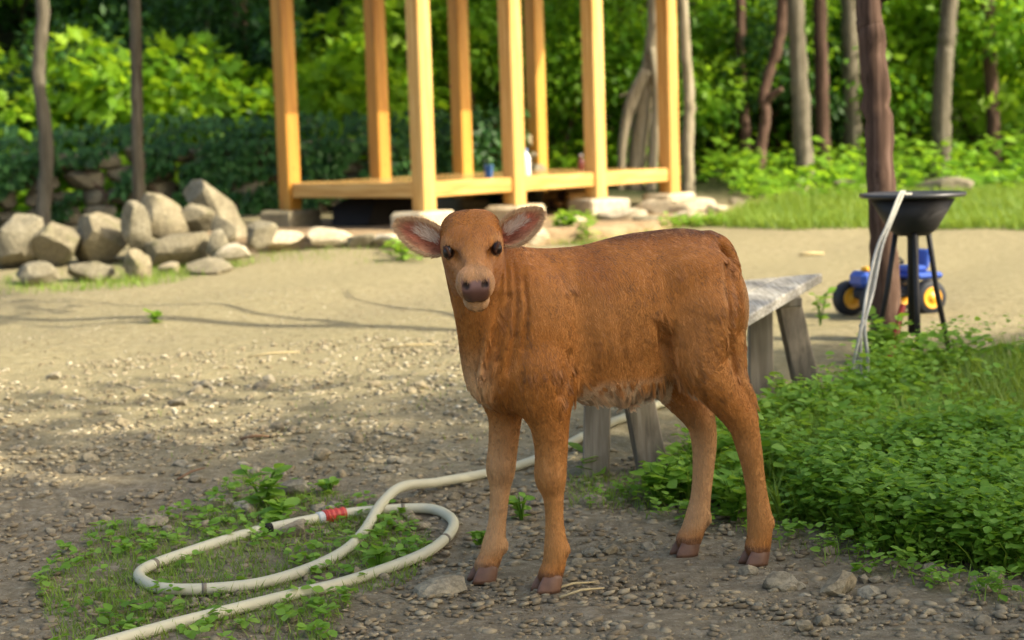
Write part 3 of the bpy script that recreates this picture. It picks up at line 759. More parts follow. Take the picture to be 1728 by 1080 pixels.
link('roof', me, pav, plain('roof_shingle', (.10, .085, .075), .85, .2, 0, .4, 30))
# stone pads
PADS = [(0, 0, 'A'), (1, 0, 'C'), (2, 0, 'D'), (3, 0, 'E'), (0, 1, 'B'), (1, 1, 'F'), (2, 1, 'G'), (3, 1, 'H')]
wor = {'A': 'under the sunlit corner post', 'C': 'under the second post of the sunlit side', 'D': 'under the third post of the sunlit side', 'E': 'under the far sunlit post beside the pale trunk',
       'B': 'under the shaded corner post beside the ivy wall', 'F': 'under the rear post next to the ivy corner', 'G': 'under the second rear post', 'H': 'under the rear post farthest along'}
for i, (kx, ky, n) in enumerate(PADS):
    w = PA + BU * kx + BV * ky
    zg = max(TZ, g1(w.x, w.y)); hgt = PB - zg + .10
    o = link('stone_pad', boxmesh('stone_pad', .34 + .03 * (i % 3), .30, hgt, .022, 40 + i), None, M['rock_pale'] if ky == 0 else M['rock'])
    o.location = (w.x + .015 * (i % 3 - 1), w.y, PB - hgt / 2 + .004); o.rotation_euler.z = pang + .2 * math.sin(i * 2.1)
    tag(o, 'squared stone pad ' + wor[n] + ' of the pavilion', 'stone', 'stone pads under the pavilion posts')
# things on the floor
def lathe(name, prof, n=20):
    V = [(r * math.cos(2 * math.pi * j / n), r * math.sin(2 * math.pi * j / n), z) for r, z in prof for j in range(n)]
    F = [(i * n + j, i * n + (j + 1) % n, (i + 1) * n + (j + 1) % n, (i + 1) * n + j) for i in range(len(prof) - 1) for j in range(n)]
    F += [tuple(range(n - 1, -1, -1)), tuple((len(prof) - 1) * n + j for j in range(n))]
    me = bpy.data.meshes.new(name); me.from_pydata(V, [], F); me.update()
    for f in me.polygons: f.use_smooth = len(f.vertices) == 4
    return me
TOPZ = FL - .004
M['blue_plastic'] = plain('blue_plastic', (.05, .16, .42), .3, .5); M['white_plastic'] = plain('white_plastic', (.75, .75, .72), .35, .5); M['brown_glass'] = plain('brown_glass', (.16, .035, .02), .12, .6)
def onfloor(px, py):
    d = ray(px, py); t = (TOPZ - EYE) / d.z; return Vector((0, 0, EYE)) + d * t
p = onfloor(825, 299); c = empty('cup', p); tag(c, 'blue plastic cup standing on the pavilion floor', 'cup')
link('cup_wall', lathe('cup_wall', [(.024, 0), (.027, .01), (.033, .085), (.035, .088), (.033, .09), (.030, .086), (.024, .012), (.0, .011)]), c, M['blue_plastic'])
p = onfloor(888, 296); c = empty('bottle', p); tag(c, 'white plastic bottle standing on the pavilion floor', 'bottle')
link('bottle_body', lathe('bottle_body', [(.030, 0), (.034, .006), (.034, .12), (.028, .145), (.014, .165), (.013, .18), (.0, .181)]), c, M['white_plastic'])
link('bottle_cap', lathe('bottle_cap', [(.016, .176), (.016, .196), (.0, .197)]), c, M['blue_plastic'])
p = onfloor(981, 287); c = empty('bottle', p); tag(c, 'small brown glass bottle with pale cap beside the third front post', 'bottle')
link('bottle_body', lathe('bottle_body', [(.026, 0), (.029, .005), (.029, .075), (.018, .095), (.012, .105), (.012, .118), (0, .119)]), c, M['brown_glass'])
link('bottle_cap', lathe('bottle_cap', [(.0145, .112), (.0145, .128), (0, .129)]), c, M['white_plastic'])
# firewood under the floor
rr = random.Random(4)
M['log_end'] = wood_material('firewood', (.30, .17, .06), (.45, .27, .10), (.55, .36, .16), .8, .2, False, axis=0)
wp = PA + BU * 2.52 + BV * .45
for i in range(12):
    row = 0 if i < 5 else (1 if i < 9 else 2); cidx = i - (0, 5, 9)[row]
    L = rr.uniform(.40, .5); rad = .036
    me = tube('firewood_log', [(-L / 2, 0, 0), (-L / 2 + .01, 0, 0), (0, .004, .002), (L / 2 - .01, 0, 0), (L / 2, 0, 0)], [rad * .8, rad, rad * 1.02, rad, rad * .8], 9, False)
    o = link('firewood_log', me, None, M['log_end'] if i % 3 else M['bark_brown'])
    o.location = (wp.x + BV.normalized().x * (cidx + row * .5 - 2.2) * .078, wp.y + BV.normalized().y * (cidx + row * .5 - 2.2) * .078, max(TZ, g1(wp.x, wp.y)) + .038 + row * .064)
    o.rotation_euler = (rr.uniform(0, 6), 0, pang + rr.uniform(-.05, .05))
    tag(o, 'split firewood log stacked under the pavilion floor', 'log', 'firewood stacked under the pavilion')
# added black block standing in for the deep shade under the floor
b = PA + BU * .45 + BV * .62
M['shade_tape_black'] = plain('shade_tape_black', (.012, .011, .010), .8, .2, 0, .4, 9)
o = link('shade_block', stonemesh('shade_block', 77, (1.0, .45, .24), 3, 4, 5, .1), None, M['shade_tape_black']); o.location = (b.x, b.y, TZ + .10); o.rotation_euler.z = pang
tag(o, 'black block added for the deep shade under the pavilion floor', 'shade block')

# ------------------------------------------------------------------ rocks
def rock(px, py, w, h, lab, Y=None, dep=.8, seed=1, mat='rock', rot=(0, 0, 0), sub=3, base=None, p=2.8, cuts=9, grp=None, name='rock', onZ=None, cat='rock'):
    """a rock whose foot is at the ground under pixel (px, py+h/2)"""
    if Y is None: c = onground(px, py + h * .42); Yc = c.y
    else: Yc = Y
    s = Yc / FPX; ctr = atY(px, py, Yc); Wm, Hm = w * s, h * s
    o = link(name, stonemesh(name, seed, (Wm, Wm * dep, Hm * 1.15), sub, p, cuts, .09), None, M[mat]); o.location = (ctr.x, ctr.y + Wm * dep * .25, ctr.z - Hm * .04); o.rotation_euler = rot
    tag(o, lab, cat, grp); return o
G1 = 'rocks heaped beside the ivy wall'
big = link('rock', stonemesh('rock', 5, (.30, .26, .68), 3, 2.8, 8, .07), None, M['rock']); q = atY(362, 352, 11.75); big.location = (q.x, q.y, q.z); big.rotation_euler = (R(6), R(-38), R(15))
tag(big, 'long smooth leaning boulder propped on the rock heap', 'rock', G1)
for i, (px, py, w, h, lab, Y, mat) in enumerate([
    (264, 368, 92, 66, 'broad grey rock with a slanted face on the heap', 11.15, 'rock'),
    (325, 366, 62, 46, 'rounded grey rock at the foot of the leaning boulder', 11.2, 'rock'),
    (226, 384, 46, 74, 'upright grey rock at the end of the heap beside the broad grey rock', 10.95, 'rock'),
    (302, 414, 124, 58, 'wide low mossy rock at the bottom of the heap', 10.85, 'rock'),
    (376, 392, 48, 54, 'blocky tan rock tucked under the leaning boulder', 11.1, 'rock'),
    (392, 424, 58, 26, 'small pale sunlit rock at the front of the heap', 10.7, 'rock_pale'),
    (352, 452, 74, 22, 'flat broken slab on the soil before the heap', None, 'rock'),
    (229, 446, 46, 56, 'tan rock lying before the upright grey rock', 10.35, 'rock'),
    (368, 412, 40, 40, 'knobbly tan rock beside the small pale rock', 10.85, 'rock'),
    (440, 398, 46, 42, 'brown angular rock between the heap and the terrace edge', 11.2, 'rock'),
    (283, 452, 34, 22, 'little reddish stone under the wide mossy rock', None, 'pebble'),
    (168, 402, 96, 84, 'large rough rock past the upright grey rock', 11.1, 'rock'),
    (92, 412, 90, 70, 'squat grey rock in the row past the large rough rock', 11.0, 'rock'),
    (20, 408, 96, 92, 'tall lichen patched rock closing the row of the heap', 11.0, 'rock'),
    (150, 458, 70, 40, 'low tan rock on the soil before the large rough rock', None, 'rock'),
    (55, 466, 64, 36, 'low grey rock on the soil before the squat rock', None, 'rock')]):
    rock(px, py, w * 1.18, h * 1.14, lab, Y, .95, 100 + i, mat, (.12 * math.sin(i * 3), .15 * math.cos(i * 2), i * .8), grp=G1)
G2 = 'stones edging the terrace'
for i, (px, py, w, h, lab, Y, mat) in enumerate([
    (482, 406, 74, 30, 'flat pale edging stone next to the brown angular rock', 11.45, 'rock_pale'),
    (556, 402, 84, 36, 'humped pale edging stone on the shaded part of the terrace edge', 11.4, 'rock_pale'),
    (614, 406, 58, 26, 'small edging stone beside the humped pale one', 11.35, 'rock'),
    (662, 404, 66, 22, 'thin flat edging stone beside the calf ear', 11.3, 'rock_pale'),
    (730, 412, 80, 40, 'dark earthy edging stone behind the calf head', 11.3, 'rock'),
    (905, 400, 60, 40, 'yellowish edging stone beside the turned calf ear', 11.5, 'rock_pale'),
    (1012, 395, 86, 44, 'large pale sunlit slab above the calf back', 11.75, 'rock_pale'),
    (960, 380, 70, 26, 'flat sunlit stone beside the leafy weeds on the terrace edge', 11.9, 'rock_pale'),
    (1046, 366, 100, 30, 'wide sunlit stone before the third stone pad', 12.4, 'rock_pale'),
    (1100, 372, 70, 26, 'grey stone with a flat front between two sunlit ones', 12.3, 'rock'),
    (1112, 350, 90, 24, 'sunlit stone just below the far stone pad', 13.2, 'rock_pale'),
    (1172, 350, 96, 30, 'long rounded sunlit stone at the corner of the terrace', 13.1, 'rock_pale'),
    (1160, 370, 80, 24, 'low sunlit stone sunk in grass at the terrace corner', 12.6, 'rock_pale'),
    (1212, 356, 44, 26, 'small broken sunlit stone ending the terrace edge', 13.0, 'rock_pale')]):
    rock(px, py, w, h, lab, Y, .8, 200 + i, mat, (.06 * math.sin(i * 3), .07 * math.cos(i * 2), .3 * math.sin(i * 1.7)), p=3.5, grp=G2)
for i, (px, py, w, h, lab, Y) in enumerate([(1346, 328, 92, 46, 'rounded grey boulder in the grass at the foot of the grey trunk', 14.6), (1436, 318, 72, 32, 'low mossy boulder in the grass behind the brown trunk', 15.0),
    (1244, 346, 60, 26, 'small grey boulder where the grass meets the terrace', 13.9), (572, 286, 86, 56, 'pale jagged boulder on the ivy wall seen under the pavilion', 15.1),
    (824, 265, 62, 28, 'flat pale boulder among vines behind the pavilion', 15.6), (1600, 330, 120, 56, 'broad grey boulder in the grass past the brown trunk', 14.2)]):
    rock(px, py, w, h, lab, Y, .8, 300 + i, 'rock', (0, .1 * math.sin(i), i), grp='boulders around the yard')

# ------------------------------------------------------------------ stone wall with ivy
wall = empty('stone_wall', (-3.2, 15.0, .45)); tag(wall, 'low dry stone wall overgrown with ivy behind the rock heap', 'wall')
wr = random.Random(9); wx0, wx1 = -6.2, .15
def wally(x): return 14.35 + .16 * (x + 3.2)
wst = [stonemesh('stone', 400 + i, (1, 1, 1), 2, 4, 5, .08) for i in range(6)]
for row in range(4):
    x = wx0 + (row % 2) * .1
    while x < wx1:
        w = wr.uniform(.2, .38); hh = .165
        o = link('stone', wst[wr.randrange(6)], wall, M['rock']); o.parent = wall
        zz = g1(x, wally(x)) + .06 + row * .145
        o.location = (x + w / 2 + 3.2, wally(x) + wr.uniform(-.03, .03) - 15.0 + (.0 if row else -.03), zz - .45); o.scale = (w * 1.04, .34, hh); o.rotation_euler = (wr.uniform(-.06, .06), wr.uniform(-.06, .06), wr.uniform(-.1, .1) + .15)
        x += w
r_ = rng(21); n = 9000
x = r_.uniform(wx0, wx1, n); zf = r_.random(n); keep = vnoise(np.stack([x, zf * .6, x * 0], 1), 5, 3) + .55 * zf > -.12
x, zf = x[keep], zf[keep]; n = len(x)
y = 14.35 + .16 * (x + 3.2) - .17 - .10 * r_.random(n) + np.where(zf > .88, r_.uniform(0, .45, n), 0); z = gz(x, y) + .03 + zf * .66 + np.where(zf > .88, r_.uniform(-.02, .14, n), 0)
D = np.stack([r_.normal(0, .5, n), -.35 - .3 * r_.random(n), -.6 + r_.normal(0, .4, n)], 1); N = np.stack([r_.normal(0, .35, n), -np.ones(n) * .75, .65 + r_.normal(0, .35, n)], 1)
ivy = empty('ivy', (-3.2, 14.2, .45)); tag(ivy, 'dark glossy ivy draped over the low stone wall', 'vine')
fo = link('foliage', scatter('foliage', *LEAF4, np.stack([x + 3.2, y - 14.2, z - .45], 1), D, N, r_.uniform(.05, .11, n), rs=r_.random(n), wscale=r_.uniform(.07, .13, n)), ivy, M['ivy'])
for i in range(14):
    x0 = wx0 + (wx1 - wx0) * (i + .5) / 14; pts = []
    for j in range(7):
        xx = x0 + .08 * math.sin(j * 1.3 + i); pts.append((xx + 3.2, wally(xx) - .19 - 14.2, g1(xx, 14.2) + .02 + j * .1 - .45))
    link('stem', tube('stem', pts, [.012 - .0012 * j for j in range(7)], 6), ivy, M['bark_brown'])

# ------------------------------------------------------------------ trees and shrubs
def crown_points(r, n, c, rad, clumps, squash=.8, shell=.5):
    """leaf positions gathered in clumps spread through an uneven crown"""
    cc = unit(r.normal(size=(clumps, 3))) * (r.random((clumps, 1)) ** .45) * np.array((rad, rad, rad * squash))
    cr = rad * r.uniform(.22, .42, clumps)
    pick = r.integers(0, clumps, n); d = unit(r.normal(size=(n, 3)))
    rr_ = (shell + (1 - shell) * r.random(n) ** .6) * cr[pick]
    P = cc[pick] + d * rr_[:, None] * np.array((1, 1, .75))
    out = unit(P + np.array((0, 0, rad * .3)))
    N = unit(.5 * d + .4 * out + np.array((0, 0, .65)) + r.normal(size=(n, 3)) * .35)
    D = unit(d + out * .4 + np.array((0, 0, -.45)) + r.normal(size=(n, 3)) * .5)
    tone = np.clip(.5 + .32 * r.normal(size=clumps)[pick] + .14 * r.normal(size=n), 0, 1)
    return P + np.array(c), D, N, tone

def limb(r, p0, p1, r0, r1, wig=.08, m=7):
    p0, p1 = Vector(p0), Vector(p1); L = (p1 - p0).length; pts = []; rad = []
    for i in range(m):
        t = i / (m - 1); q = p0.lerp(p1, t) + Vector((r.normal(), r.normal(), r.normal() * .3)) * wig * L * math.sin(math.pi * min(t, .95)) * .5
        pts.append(q); rad.append(r0 + (r1 - r0) * t)
    return pts, rad

def shrub(name, x, y, rad, h, seed, leafmat, label, group, n=4200, size=(.07, .13), tmpl=LEAF4, lift=0.0, cat='shrub'):
    r = rng(seed); z = g1(x, y); root = empty(name, (x, y, z)); tag(root, label, cat, group)
    P, D, N, tone = crown_points(r, n, (0, 0, h * .52 + lift), 1.0, 26, 1.0)
    P = (P - np.array((0, 0, h * .52 + lift))) * np.array((rad, rad, h * .5)) + np.array((0, 0, h * .52 + lift))
    P[:, 2] = np.maximum(P[:, 2], .03)
    link('foliage', scatter('foliage', *tmpl, P, D, N, r.uniform(*size, n), rs=tone, wscale=r.uniform(*size, n)), root, M[leafmat])
    for i in range(4):
        a = r.uniform(0, 6.28); pts, rd = limb(r, (.05 * math.cos(a), .05 * math.sin(a), -.05), (rad * .5 * math.cos(a), rad * .5 * math.sin(a), h * r.uniform(.5, .8)), .022, .006)
        link('stem', tube('stem', pts, rd, 6), root, M['bark_brown'])
    return root

def tree(name, path, radii, label, seed, bark='bark_grey', leafmat='leaf_green', crown=(1.6, 3000), group=None, branches=4, crown_h=None, size=(.10, .17), wob=.004, extra=None):
    """path: trunk points in the world, from the ground up; the crown sits on its top"""
    r = rng(seed); path = [Vector(p) for p in path]; base = path[0].copy(); root = empty(name, base); tag(root, label, 'tree', group)
    sm = catmull([p - base for p in path], 7); rs_ = np.interp(np.linspace(0, 1, len(sm)), np.linspace(0, 1, len(radii)), radii)
    sm = [p + Vector((r.normal() * wob, r.normal() * wob, 0)) for p in sm]; sm[0] = sm[0] - Vector((0, 0, .12)); rs_[0] *= 1.35
    me = tube('trunk', sm, list(rs_), 14)
    for v in me.vertices: v.co += Vector((mn.noise(v.co * 14 + Vector((seed, 0, 0))), mn.noise(v.co * 14 + Vector((0, seed, 5))), 0)) * float(rs_[0]) * .12
    tr = link('trunk', me, root, M[bark])
    top = sm[-1]
    for i in range(branches):
        t = r.uniform(.55, .98); p0 = sm[int(t * (len(sm) - 1))]; a = r.uniform(0, 6.28); L = crown[0] * r.uniform(.6, .95)
        pts, rd = limb(r, p0, p0 + Vector((math.cos(a) * L, math.sin(a) * L, L * r.uniform(.25, .7))), float(rs_[-1]) * .8, .008, .12)
        link('limb', tube('limb', pts, rd, 7), tr, M[bark])
    for pts, rd in (extra or []):
        link('limb', tube('limb', catmull([Vector(p) - base for p in pts], 6), list(np.interp(np.linspace(0, 1, (len(pts) - 1) * 6 + 1), np.linspace(0, 1, len(rd)), rd)), 10), tr, M[bark])
    if crown[1]:
        P, D, N, tone = crown_points(r, crown[1], top + Vector((0, 0, crown_h if crown_h is not None else crown[0] * .35)), crown[0], 34, .75)
        link('crown', scatter('crown', *LEAF2, P, D, N, r.uniform(*size, crown[1]), rs=tone), root, M[leafmat])
    return root

def px_path(Y, pts, zt):
    """trunk path from picture positions at one distance, then straight on to height zt; starts on the ground"""
    w = [atY(x, y, Y) for x, y in pts]; b = w[0].copy(); b.z = g1(b.x, b.y); w = [b] + [p for p in w if p.z > b.z + .12]
    d = (w[-1] - w[-2]).normalized(); d = (d + Vector((0, 0, 1.5))).normalized(); last = w[-1]
    while w[-1].z < zt: w.append(w[-1] + d * .8)
    return w

GT = 'trees at the edge of the wood'
P_ = px_path(16.0, [(1070, 325), (1078, 240), (1088, 165), (1096, 110), (1104, 40)], 4.6)
ex = []
for pts, rd in (([(1046, 300), (1052, 235), (1066, 170), (1090, 118)], (.035, .045, .06, .05)), ([(1096, 320), (1104, 230), (1108, 150), (1100, 80)], (.05, .045, .04, .03)),
                ([(1074, 172), (1062, 158), (1046, 163)], (.03, .02, .008))):
    w = [atY(x, y, 15.9) for x, y in pts]
    if len(pts) > 3: w[0].z = g1(w[0].x, w[0].y) - .05
    ex.append((w, rd))
tree('gnarled_tree', P_, (.085, .075, .07, .06, .05, .035), 'pale gnarled tree of several crooked stems behind the end of the pavilion', 1, 'bark_pale', 'leaf_green', (1.5, 2600), GT, extra=ex)
tree('slender_tree', px_path(15.7, [(1162, 322), (1160, 250), (1163, 170), (1156, 60)], 4.8), (.055, .05, .045, .04, .03), 'thin pale trunk standing right beside the far pavilion post', 2, 'bark_pale', 'leaf_green', (1.4, 2200), GT)
tree('slender_tree', px_path(17.2, [(1262, 330), (1258, 240), (1252, 150), (1250, 60)], 5.2), (.06, .05, .045, .04), 'thin dark ivy clad trunk beside the crooked reddish one', 3, 'bark_brown', 'leaf_dark', (1.6, 2400), GT)
tree('crooked_tree', px_path(16.3, [(1278, 326), (1284, 255), (1292, 190), (1288, 160), (1302, 110), (1316, 55)], 4.6), (.07, .05, .045, .055, .06, .05), 'crooked reddish brown trunk with a bend and a stub', 4, 'bark_brown', 'leaf_lime', (1.4, 2200), GT,
     extra=[([atY(1290, 175, 16.3), atY(1304, 160, 16.25), atY(1320, 150, 16.2)], (.04, .035, .02))])
tree('straight_tree', px_path(15.6, [(1360, 306), (1354, 230), (1350, 140), (1344, 50)], 5.2), (.085, .078, .072, .065, .05), 'straight grey trunk rising behind the rounded boulder', 5, 'bark_grey', 'leaf_green', (1.8, 2800), GT)
tree('straight_tree', px_path(16.6, [(1390, 304), (1388, 220), (1386, 130), (1384, 50)], 5.2), (.07, .065, .06, .055, .045), 'straight dark trunk close beside the straight grey one', 6, 'bark_brown', 'leaf_dark', (1.6, 2400), GT)
tree('straight_tree', px_path(17.0, [(1440, 300), (1438, 200), (1436, 120), (1434, 50)], 5.2), (.085, .08, .075, .07, .05), 'bluish grey trunk half hidden by the brown bark trunk', 7, 'bark_grey', 'leaf_lime', (1.6, 2400), GT)
tree('straight_tree', px_path(16.0, [(1590, 310), (1588, 200), (1594, 100), (1600, 40)], 5.0), (.09, .08, .075, .07, .05), 'grey trunk behind the broad grey boulder past the brown trunk', 8, 'bark_grey', 'leaf_green', (1.7, 2600), GT)
tree('slender_tree', px_path(17.0, [(1680, 310), (1676, 200), (1668, 40)], 5.0), (.07, .06, .055, .04), 'slim brown trunk at the far end of the grass strip', 9, 'bark_brown', 'leaf_green', (1.6, 2400), GT)
tree('slender_tree', px_path(13.3, [(236, 372), (234, 300), (231, 180), (229, 60)], 4.6), (.05, .045, .04, .03), 'thin brown trunk in front of the ivy wall by the rock heap', 10, 'bark_grey', 'leaf_dark', (1.5, 2200), GT, crown_h=1.2)
tree('slender_tree', px_path(13.9, [(70, 372), (78, 250), (66, 120), (72, 20)], 4.8), (.06, .05, .045, .03), 'slim grey trunk at the far end of the ivy wall', 11, 'bark_grey', 'leaf_dark', (1.5, 2200), GT, crown_h=1.2)
tree('straight_tree', px_path(17.6, [(395, 262), (400, 160), (404, 40)], 4.8), (.09, .08, .07, .05), 'dark trunk in the thicket behind the ivy wall', 12, 'bark_brown', 'leaf_lime', (1.7, 3400), GT, crown_h=-1.0)

GS = 'shrubs of the thicket behind the yard'
def at_px(px, Y): return (px - 864) / FPX * Y
i = 0
for (px, Y, rad, h, lm, lab) in [
    (275, 16.0, 1.0, 1.55, 'leaf_lime', 'bright lime shrub with lobed leaves rising behind the ivy wall beside the thin trunk'),
    (120, 16.4, .8, 1.9, 'leaf_dark', 'dark shrub between two lime ones behind the far end of the ivy wall'),
    (-40, 16.2, 1.1, 1.9, 'leaf_lime', 'lime lobed leaf shrub past the far end of the ivy wall'),
    (560, 16.4, .95, 1.45, 'leaf_lime', 'bright lime shrub seen between the shaded corner post and the next rear post'),
    (660, 17.0, 1.0, 1.7, 'leaf_lime', 'lime shrub seen between the rear posts of the pavilion'),
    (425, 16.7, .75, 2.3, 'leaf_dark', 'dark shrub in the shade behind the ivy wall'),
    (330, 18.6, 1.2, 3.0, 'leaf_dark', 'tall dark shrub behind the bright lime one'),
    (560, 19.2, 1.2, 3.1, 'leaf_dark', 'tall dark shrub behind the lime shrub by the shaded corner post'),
    (820, 17.4, 1.1, 2.3, 'leaf_green', 'leafy green shrub behind the middle of the pavilion'),
    (950, 17.6, 1.1, 2.5, 'leaf_green', 'leafy green shrub behind the sunlit end of the pavilion'),
    (1060, 18.0, 1.2, 2.7, 'leaf_green', 'leafy green shrub behind the gnarled pale tree'),
    (1200, 17.4, .9, 1.5, 'leaf_green', 'low green shrub beside the thin pale trunk'),
    (1235, 19.0, 1.2, 2.6, 'leaf_green', 'tall green shrub behind the thin dark trunk'),
    (1320, 17.8, .9, 1.5, 'leaf_dark', 'dark low shrub behind the crooked reddish trunk'),
    (1420, 18.0, 1.0, 1.9, 'leaf_green', 'green shrub behind the bluish grey trunk'),
    (1530, 17.8, 1.1, 2.0, 'leaf_green', 'green shrub past the brown bark trunk'),
    (1650, 18.0, 1.2, 2.4, 'leaf_lime', 'lime green shrub near the slim brown trunk'),
    (1770, 17.5, 1.2, 2.4, 'leaf_green', 'green shrub at the far end of the grass strip')]:
    x = at_px(px, Y); lob = lm == 'leaf_lime'
    shrub('shrub', x, Y, rad, h, 500 + i, lm, lab, GS, 3600 if not lob else 3000, (.07, .12) if not lob else (.10, .17), LOBED if lob else LEAF4); i += 1
for row, (Y, h) in enumerate(((20.2, 3.6), (22.5, 3.6), (25, 3.4))):
    for px in range(-150 + row * 60, 1900, 150):
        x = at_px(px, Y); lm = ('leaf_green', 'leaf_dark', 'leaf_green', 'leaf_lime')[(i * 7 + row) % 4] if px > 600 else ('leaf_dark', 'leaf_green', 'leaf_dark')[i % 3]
        shrub('shrub', x, Y + .4 * math.sin(i), 1.35, h * (1 + .15 * math.sin(i * 2.3)), 600 + i, lm, 'tall leafy shrub in the dense green thicket closing off the yard', 'tall shrubs of the dense thicket', 3000, (.12, .20), LEAF4); i += 1
# low leafy undergrowth on the floor of the wood
ur = rng(88); n = 22000; ux = ur.uniform(-6.5, 7.5, n); uy = ur.uniform(13.9, 21, n)
keep = ~((ux > -2.4) & (ux < 1.9) & (uy < 16.2)) & ~((ux < -1.0) & (uy < 14.8)) & (uy > 14.1 + .35 * np.sin(ux * 2.3)); ux, uy = ux[keep], uy[keep]; n = len(ux)
uh = .55 * np.clip(.5 + .5 * vnoise(np.c_[ux, uy, ux * 0], 2.5, 4), .12, 1) * np.clip((uy - 13.9) / 1.5, .25, 1); a = ur.uniform(0, 6.28, n); t = ur.random(n)
tag(link('undergrowth', scatter('undergrowth', *LEAF4, np.c_[ux, uy, gz(ux, uy) + .02 + uh * t], np.c_[np.cos(a), np.sin(a), ur.uniform(-.4, .5, n)], np.c_[ur.normal(0, .4, n), ur.normal(0, .4, n) - .3, np.ones(n)], ur.uniform(.07, .15, n), rs=np.clip(.25 + .5 * t + .3 * ur.random(n), 0, 1), wscale=ur.uniform(.09, .17, n)), None, M['leaf_green']), 'low leafy undergrowth covering the floor of the wood behind the yard', 'undergrowth', kind='stuff')
# spreading trees that shade the calf, standing outside the picture
def shade_tree(x, y, zc, rad, seed, label, n=7000):
    b = Vector((x, y, g1(x, y))); tree('shade_tree', [b, b + Vector((.05, .1, 1.4)), b + Vector((-.1, .05, 2.6)), b + Vector((0, 0, zc - .6))], (.16, .14, .12, .08), label, seed, 'bark_grey', 'leaf_green', (rad, n), 'spreading shade trees beside the yard', 7, .3, (.14, .24))
SHADE = [(5.6, 1.6, 4.6, 2.3, 31, 'spreading tree casting shade over the calf'), (8.3, .2, 6.6, 2.5, 32, 'tall spreading tree behind the first shade tree'),
         (5.9, -1.6, 4.9, 2.3, 33, 'spreading tree at the open side of the yard'), (8.6, 3.2, 5.2, 1.4, 34, 'smaller tree by the yard path')]
for a in SHADE: shade_tree(*a)

# ------------------------------------------------------------------ bench
bench = empty('bench', (.62, 5.65, g1(.62, 5.65))); tag(bench, 'rustic weathered wooden bench with splayed plank legs behind the calf', 'bench')
BL = bench.location
def prism(name, quad, z0, z1, mat, parent):
    """a plank given by four corner points (top face), with thickness"""
    bm = bmesh.new(); t = [bm.verts.new(Vector(p)) for p in quad]; b_ = [bm.verts.new(Vector(p) - Vector((0, 0, z0))) for p in quad]
    bm.faces.new(t[::-1]); bm.faces.new(b_)
    for q in range(4): bm.faces.new((t[q], t[(q + 1) % 4], b_[(q + 1) % 4], b_[q]))
    bmesh.ops.recalc_face_normals(bm, faces=bm.faces)
    bmesh.ops.bevel(bm, geom=list(bm.edges), offset=.005, segments=2, affect='EDGES', profile=.5)
    me = bpy.data.meshes.new(name); bm.to_mesh(me); bm.free(); return link(name, me, parent, M[mat])
FR, FLc, NR, NL = Vector((1.165, 6.62, .475)), Vector((.80, 6.40, .475)), Vector((.47, 4.93, .402)), Vector((.115, 4.80, .402))
def lerp4(t): return FR.lerp(FLc, t) - BL, NR.lerp(NL, t) - BL
for t0, t1 in ((0, .495), (.505, 1.0)):
    a, b_ = lerp4(t0); c, d = lerp4(t1); prism('seat_plank', [a, b_, d, c], .036, 0, 'grey_wood', bench)
def leg(base, top, wx, wy, rz):
    base, top = Vector(base) - BL, Vector(top) - BL; base.z -= .04
    bm = bmesh.new(); ex_ = Vector((math.cos(rz), math.sin(rz), 0)) * wx / 2; ey = Vector((-math.sin(rz), math.cos(rz), 0)) * wy / 2
    A = [bm.verts.new(base + ex_ * i_ + ey * j_) for i_, j_ in ((-1, -1), (1, -1), (1, 1), (-1, 1))]; B = [bm.verts.new(top + ex_ * i_ + ey * j_) for i_, j_ in ((-1, -1), (1, -1), (1, 1), (-1, 1))]
    bm.faces.new(A[::-1]); bm.faces.new(B)
    for q in range(4): bm.faces.new((A[q], A[(q + 1) % 4], B[(q + 1) % 4], B[q]))
    bmesh.ops.bevel(bm, geom=list(bm.edges), offset=.004, segments=1, affect='EDGES')
    me = bpy.data.meshes.new('leg'); bm.to_mesh(me); bm.free(); link('leg', me, bench, M['bench_leg'])
def gp(px, py): p = onground(px, py); return p
brz = math.atan2(1.66, .68) - math.pi / 2
l1 = gp(1004, 801); leg(l1, (l1.x + .02, l1.y + .02, .37), .078, .05, brz + .35)
l2 = gp(1106, 800); leg(l2, (l2.x - .06, l2.y + .05, .37), .086, .055, brz + .55)
l3 = gp(1284, 662); leg(l3, (l3.x + .0, l3.y - .01, .42), .085, .05, brz + .4)
l4 = gp(1368, 664); leg(l4, (l4.x - .075, l4.y + .06, .435), .088, .055, brz + .55)
def bar(a, b_, w, h, name='crossbar'):
    a, b_ = Vector(a) - BL, Vector(b_) - BL; L = (b_ - a).length; o = link(name, boxmesh(name, L, w, h, .004), bench, M['bench_leg']); o.location = (a + b_) / 2; d = b_ - a; o.rotation_euler = (0, -math.asin(d.z / L), math.atan2(d.y, d.x))
bar((l3.x - .06, l3.y - .045, .408), (l4.x - .03, l4.y - .02, .408), .03, .034)
bar((l1.x - .05, l1.y - .05, .335), (l2.x, l2.y - .03, .335), .03, .034)

# ------------------------------------------------------------------ hose
M['hose'] = plain('hose_rubber', (.50, .47, .32), .5, .4, 0, .12, 14); M['red_plastic'] = plain('red_plastic', (.48, .05, .03), .4, .5); M['grey_tape'] = plain('grey_tape', (.42, .44, .42), .5, .4)
def on(px, py, h=.015): p = onground(px, py); return Vector((p.x, p.y, g1(p.x, p.y) + h))
HPX = [(1180, 668), (1110, 690), (1075, 704), (1028, 722), (980, 746), (930, 772), (880, 792), (820, 807), (740, 829), (680, 848), (645, 868), (615, 905), (580, 940), (520, 970), (440, 994), (350, 1004), (275, 1003), (242, 990), (236, 977), (258, 963), (330, 937), (420, 909), (490, 893), (535, 884), (552, 880), (600, 873), (665, 868), (722, 867), (752, 876), (766, 893), (752, 918), (715, 944), (650, 970), (570, 996), (490, 1015), (390, 1040), (280, 1068), (150, 1105)]
hp3 = [on(x, y, .014) for x, y in HPX]
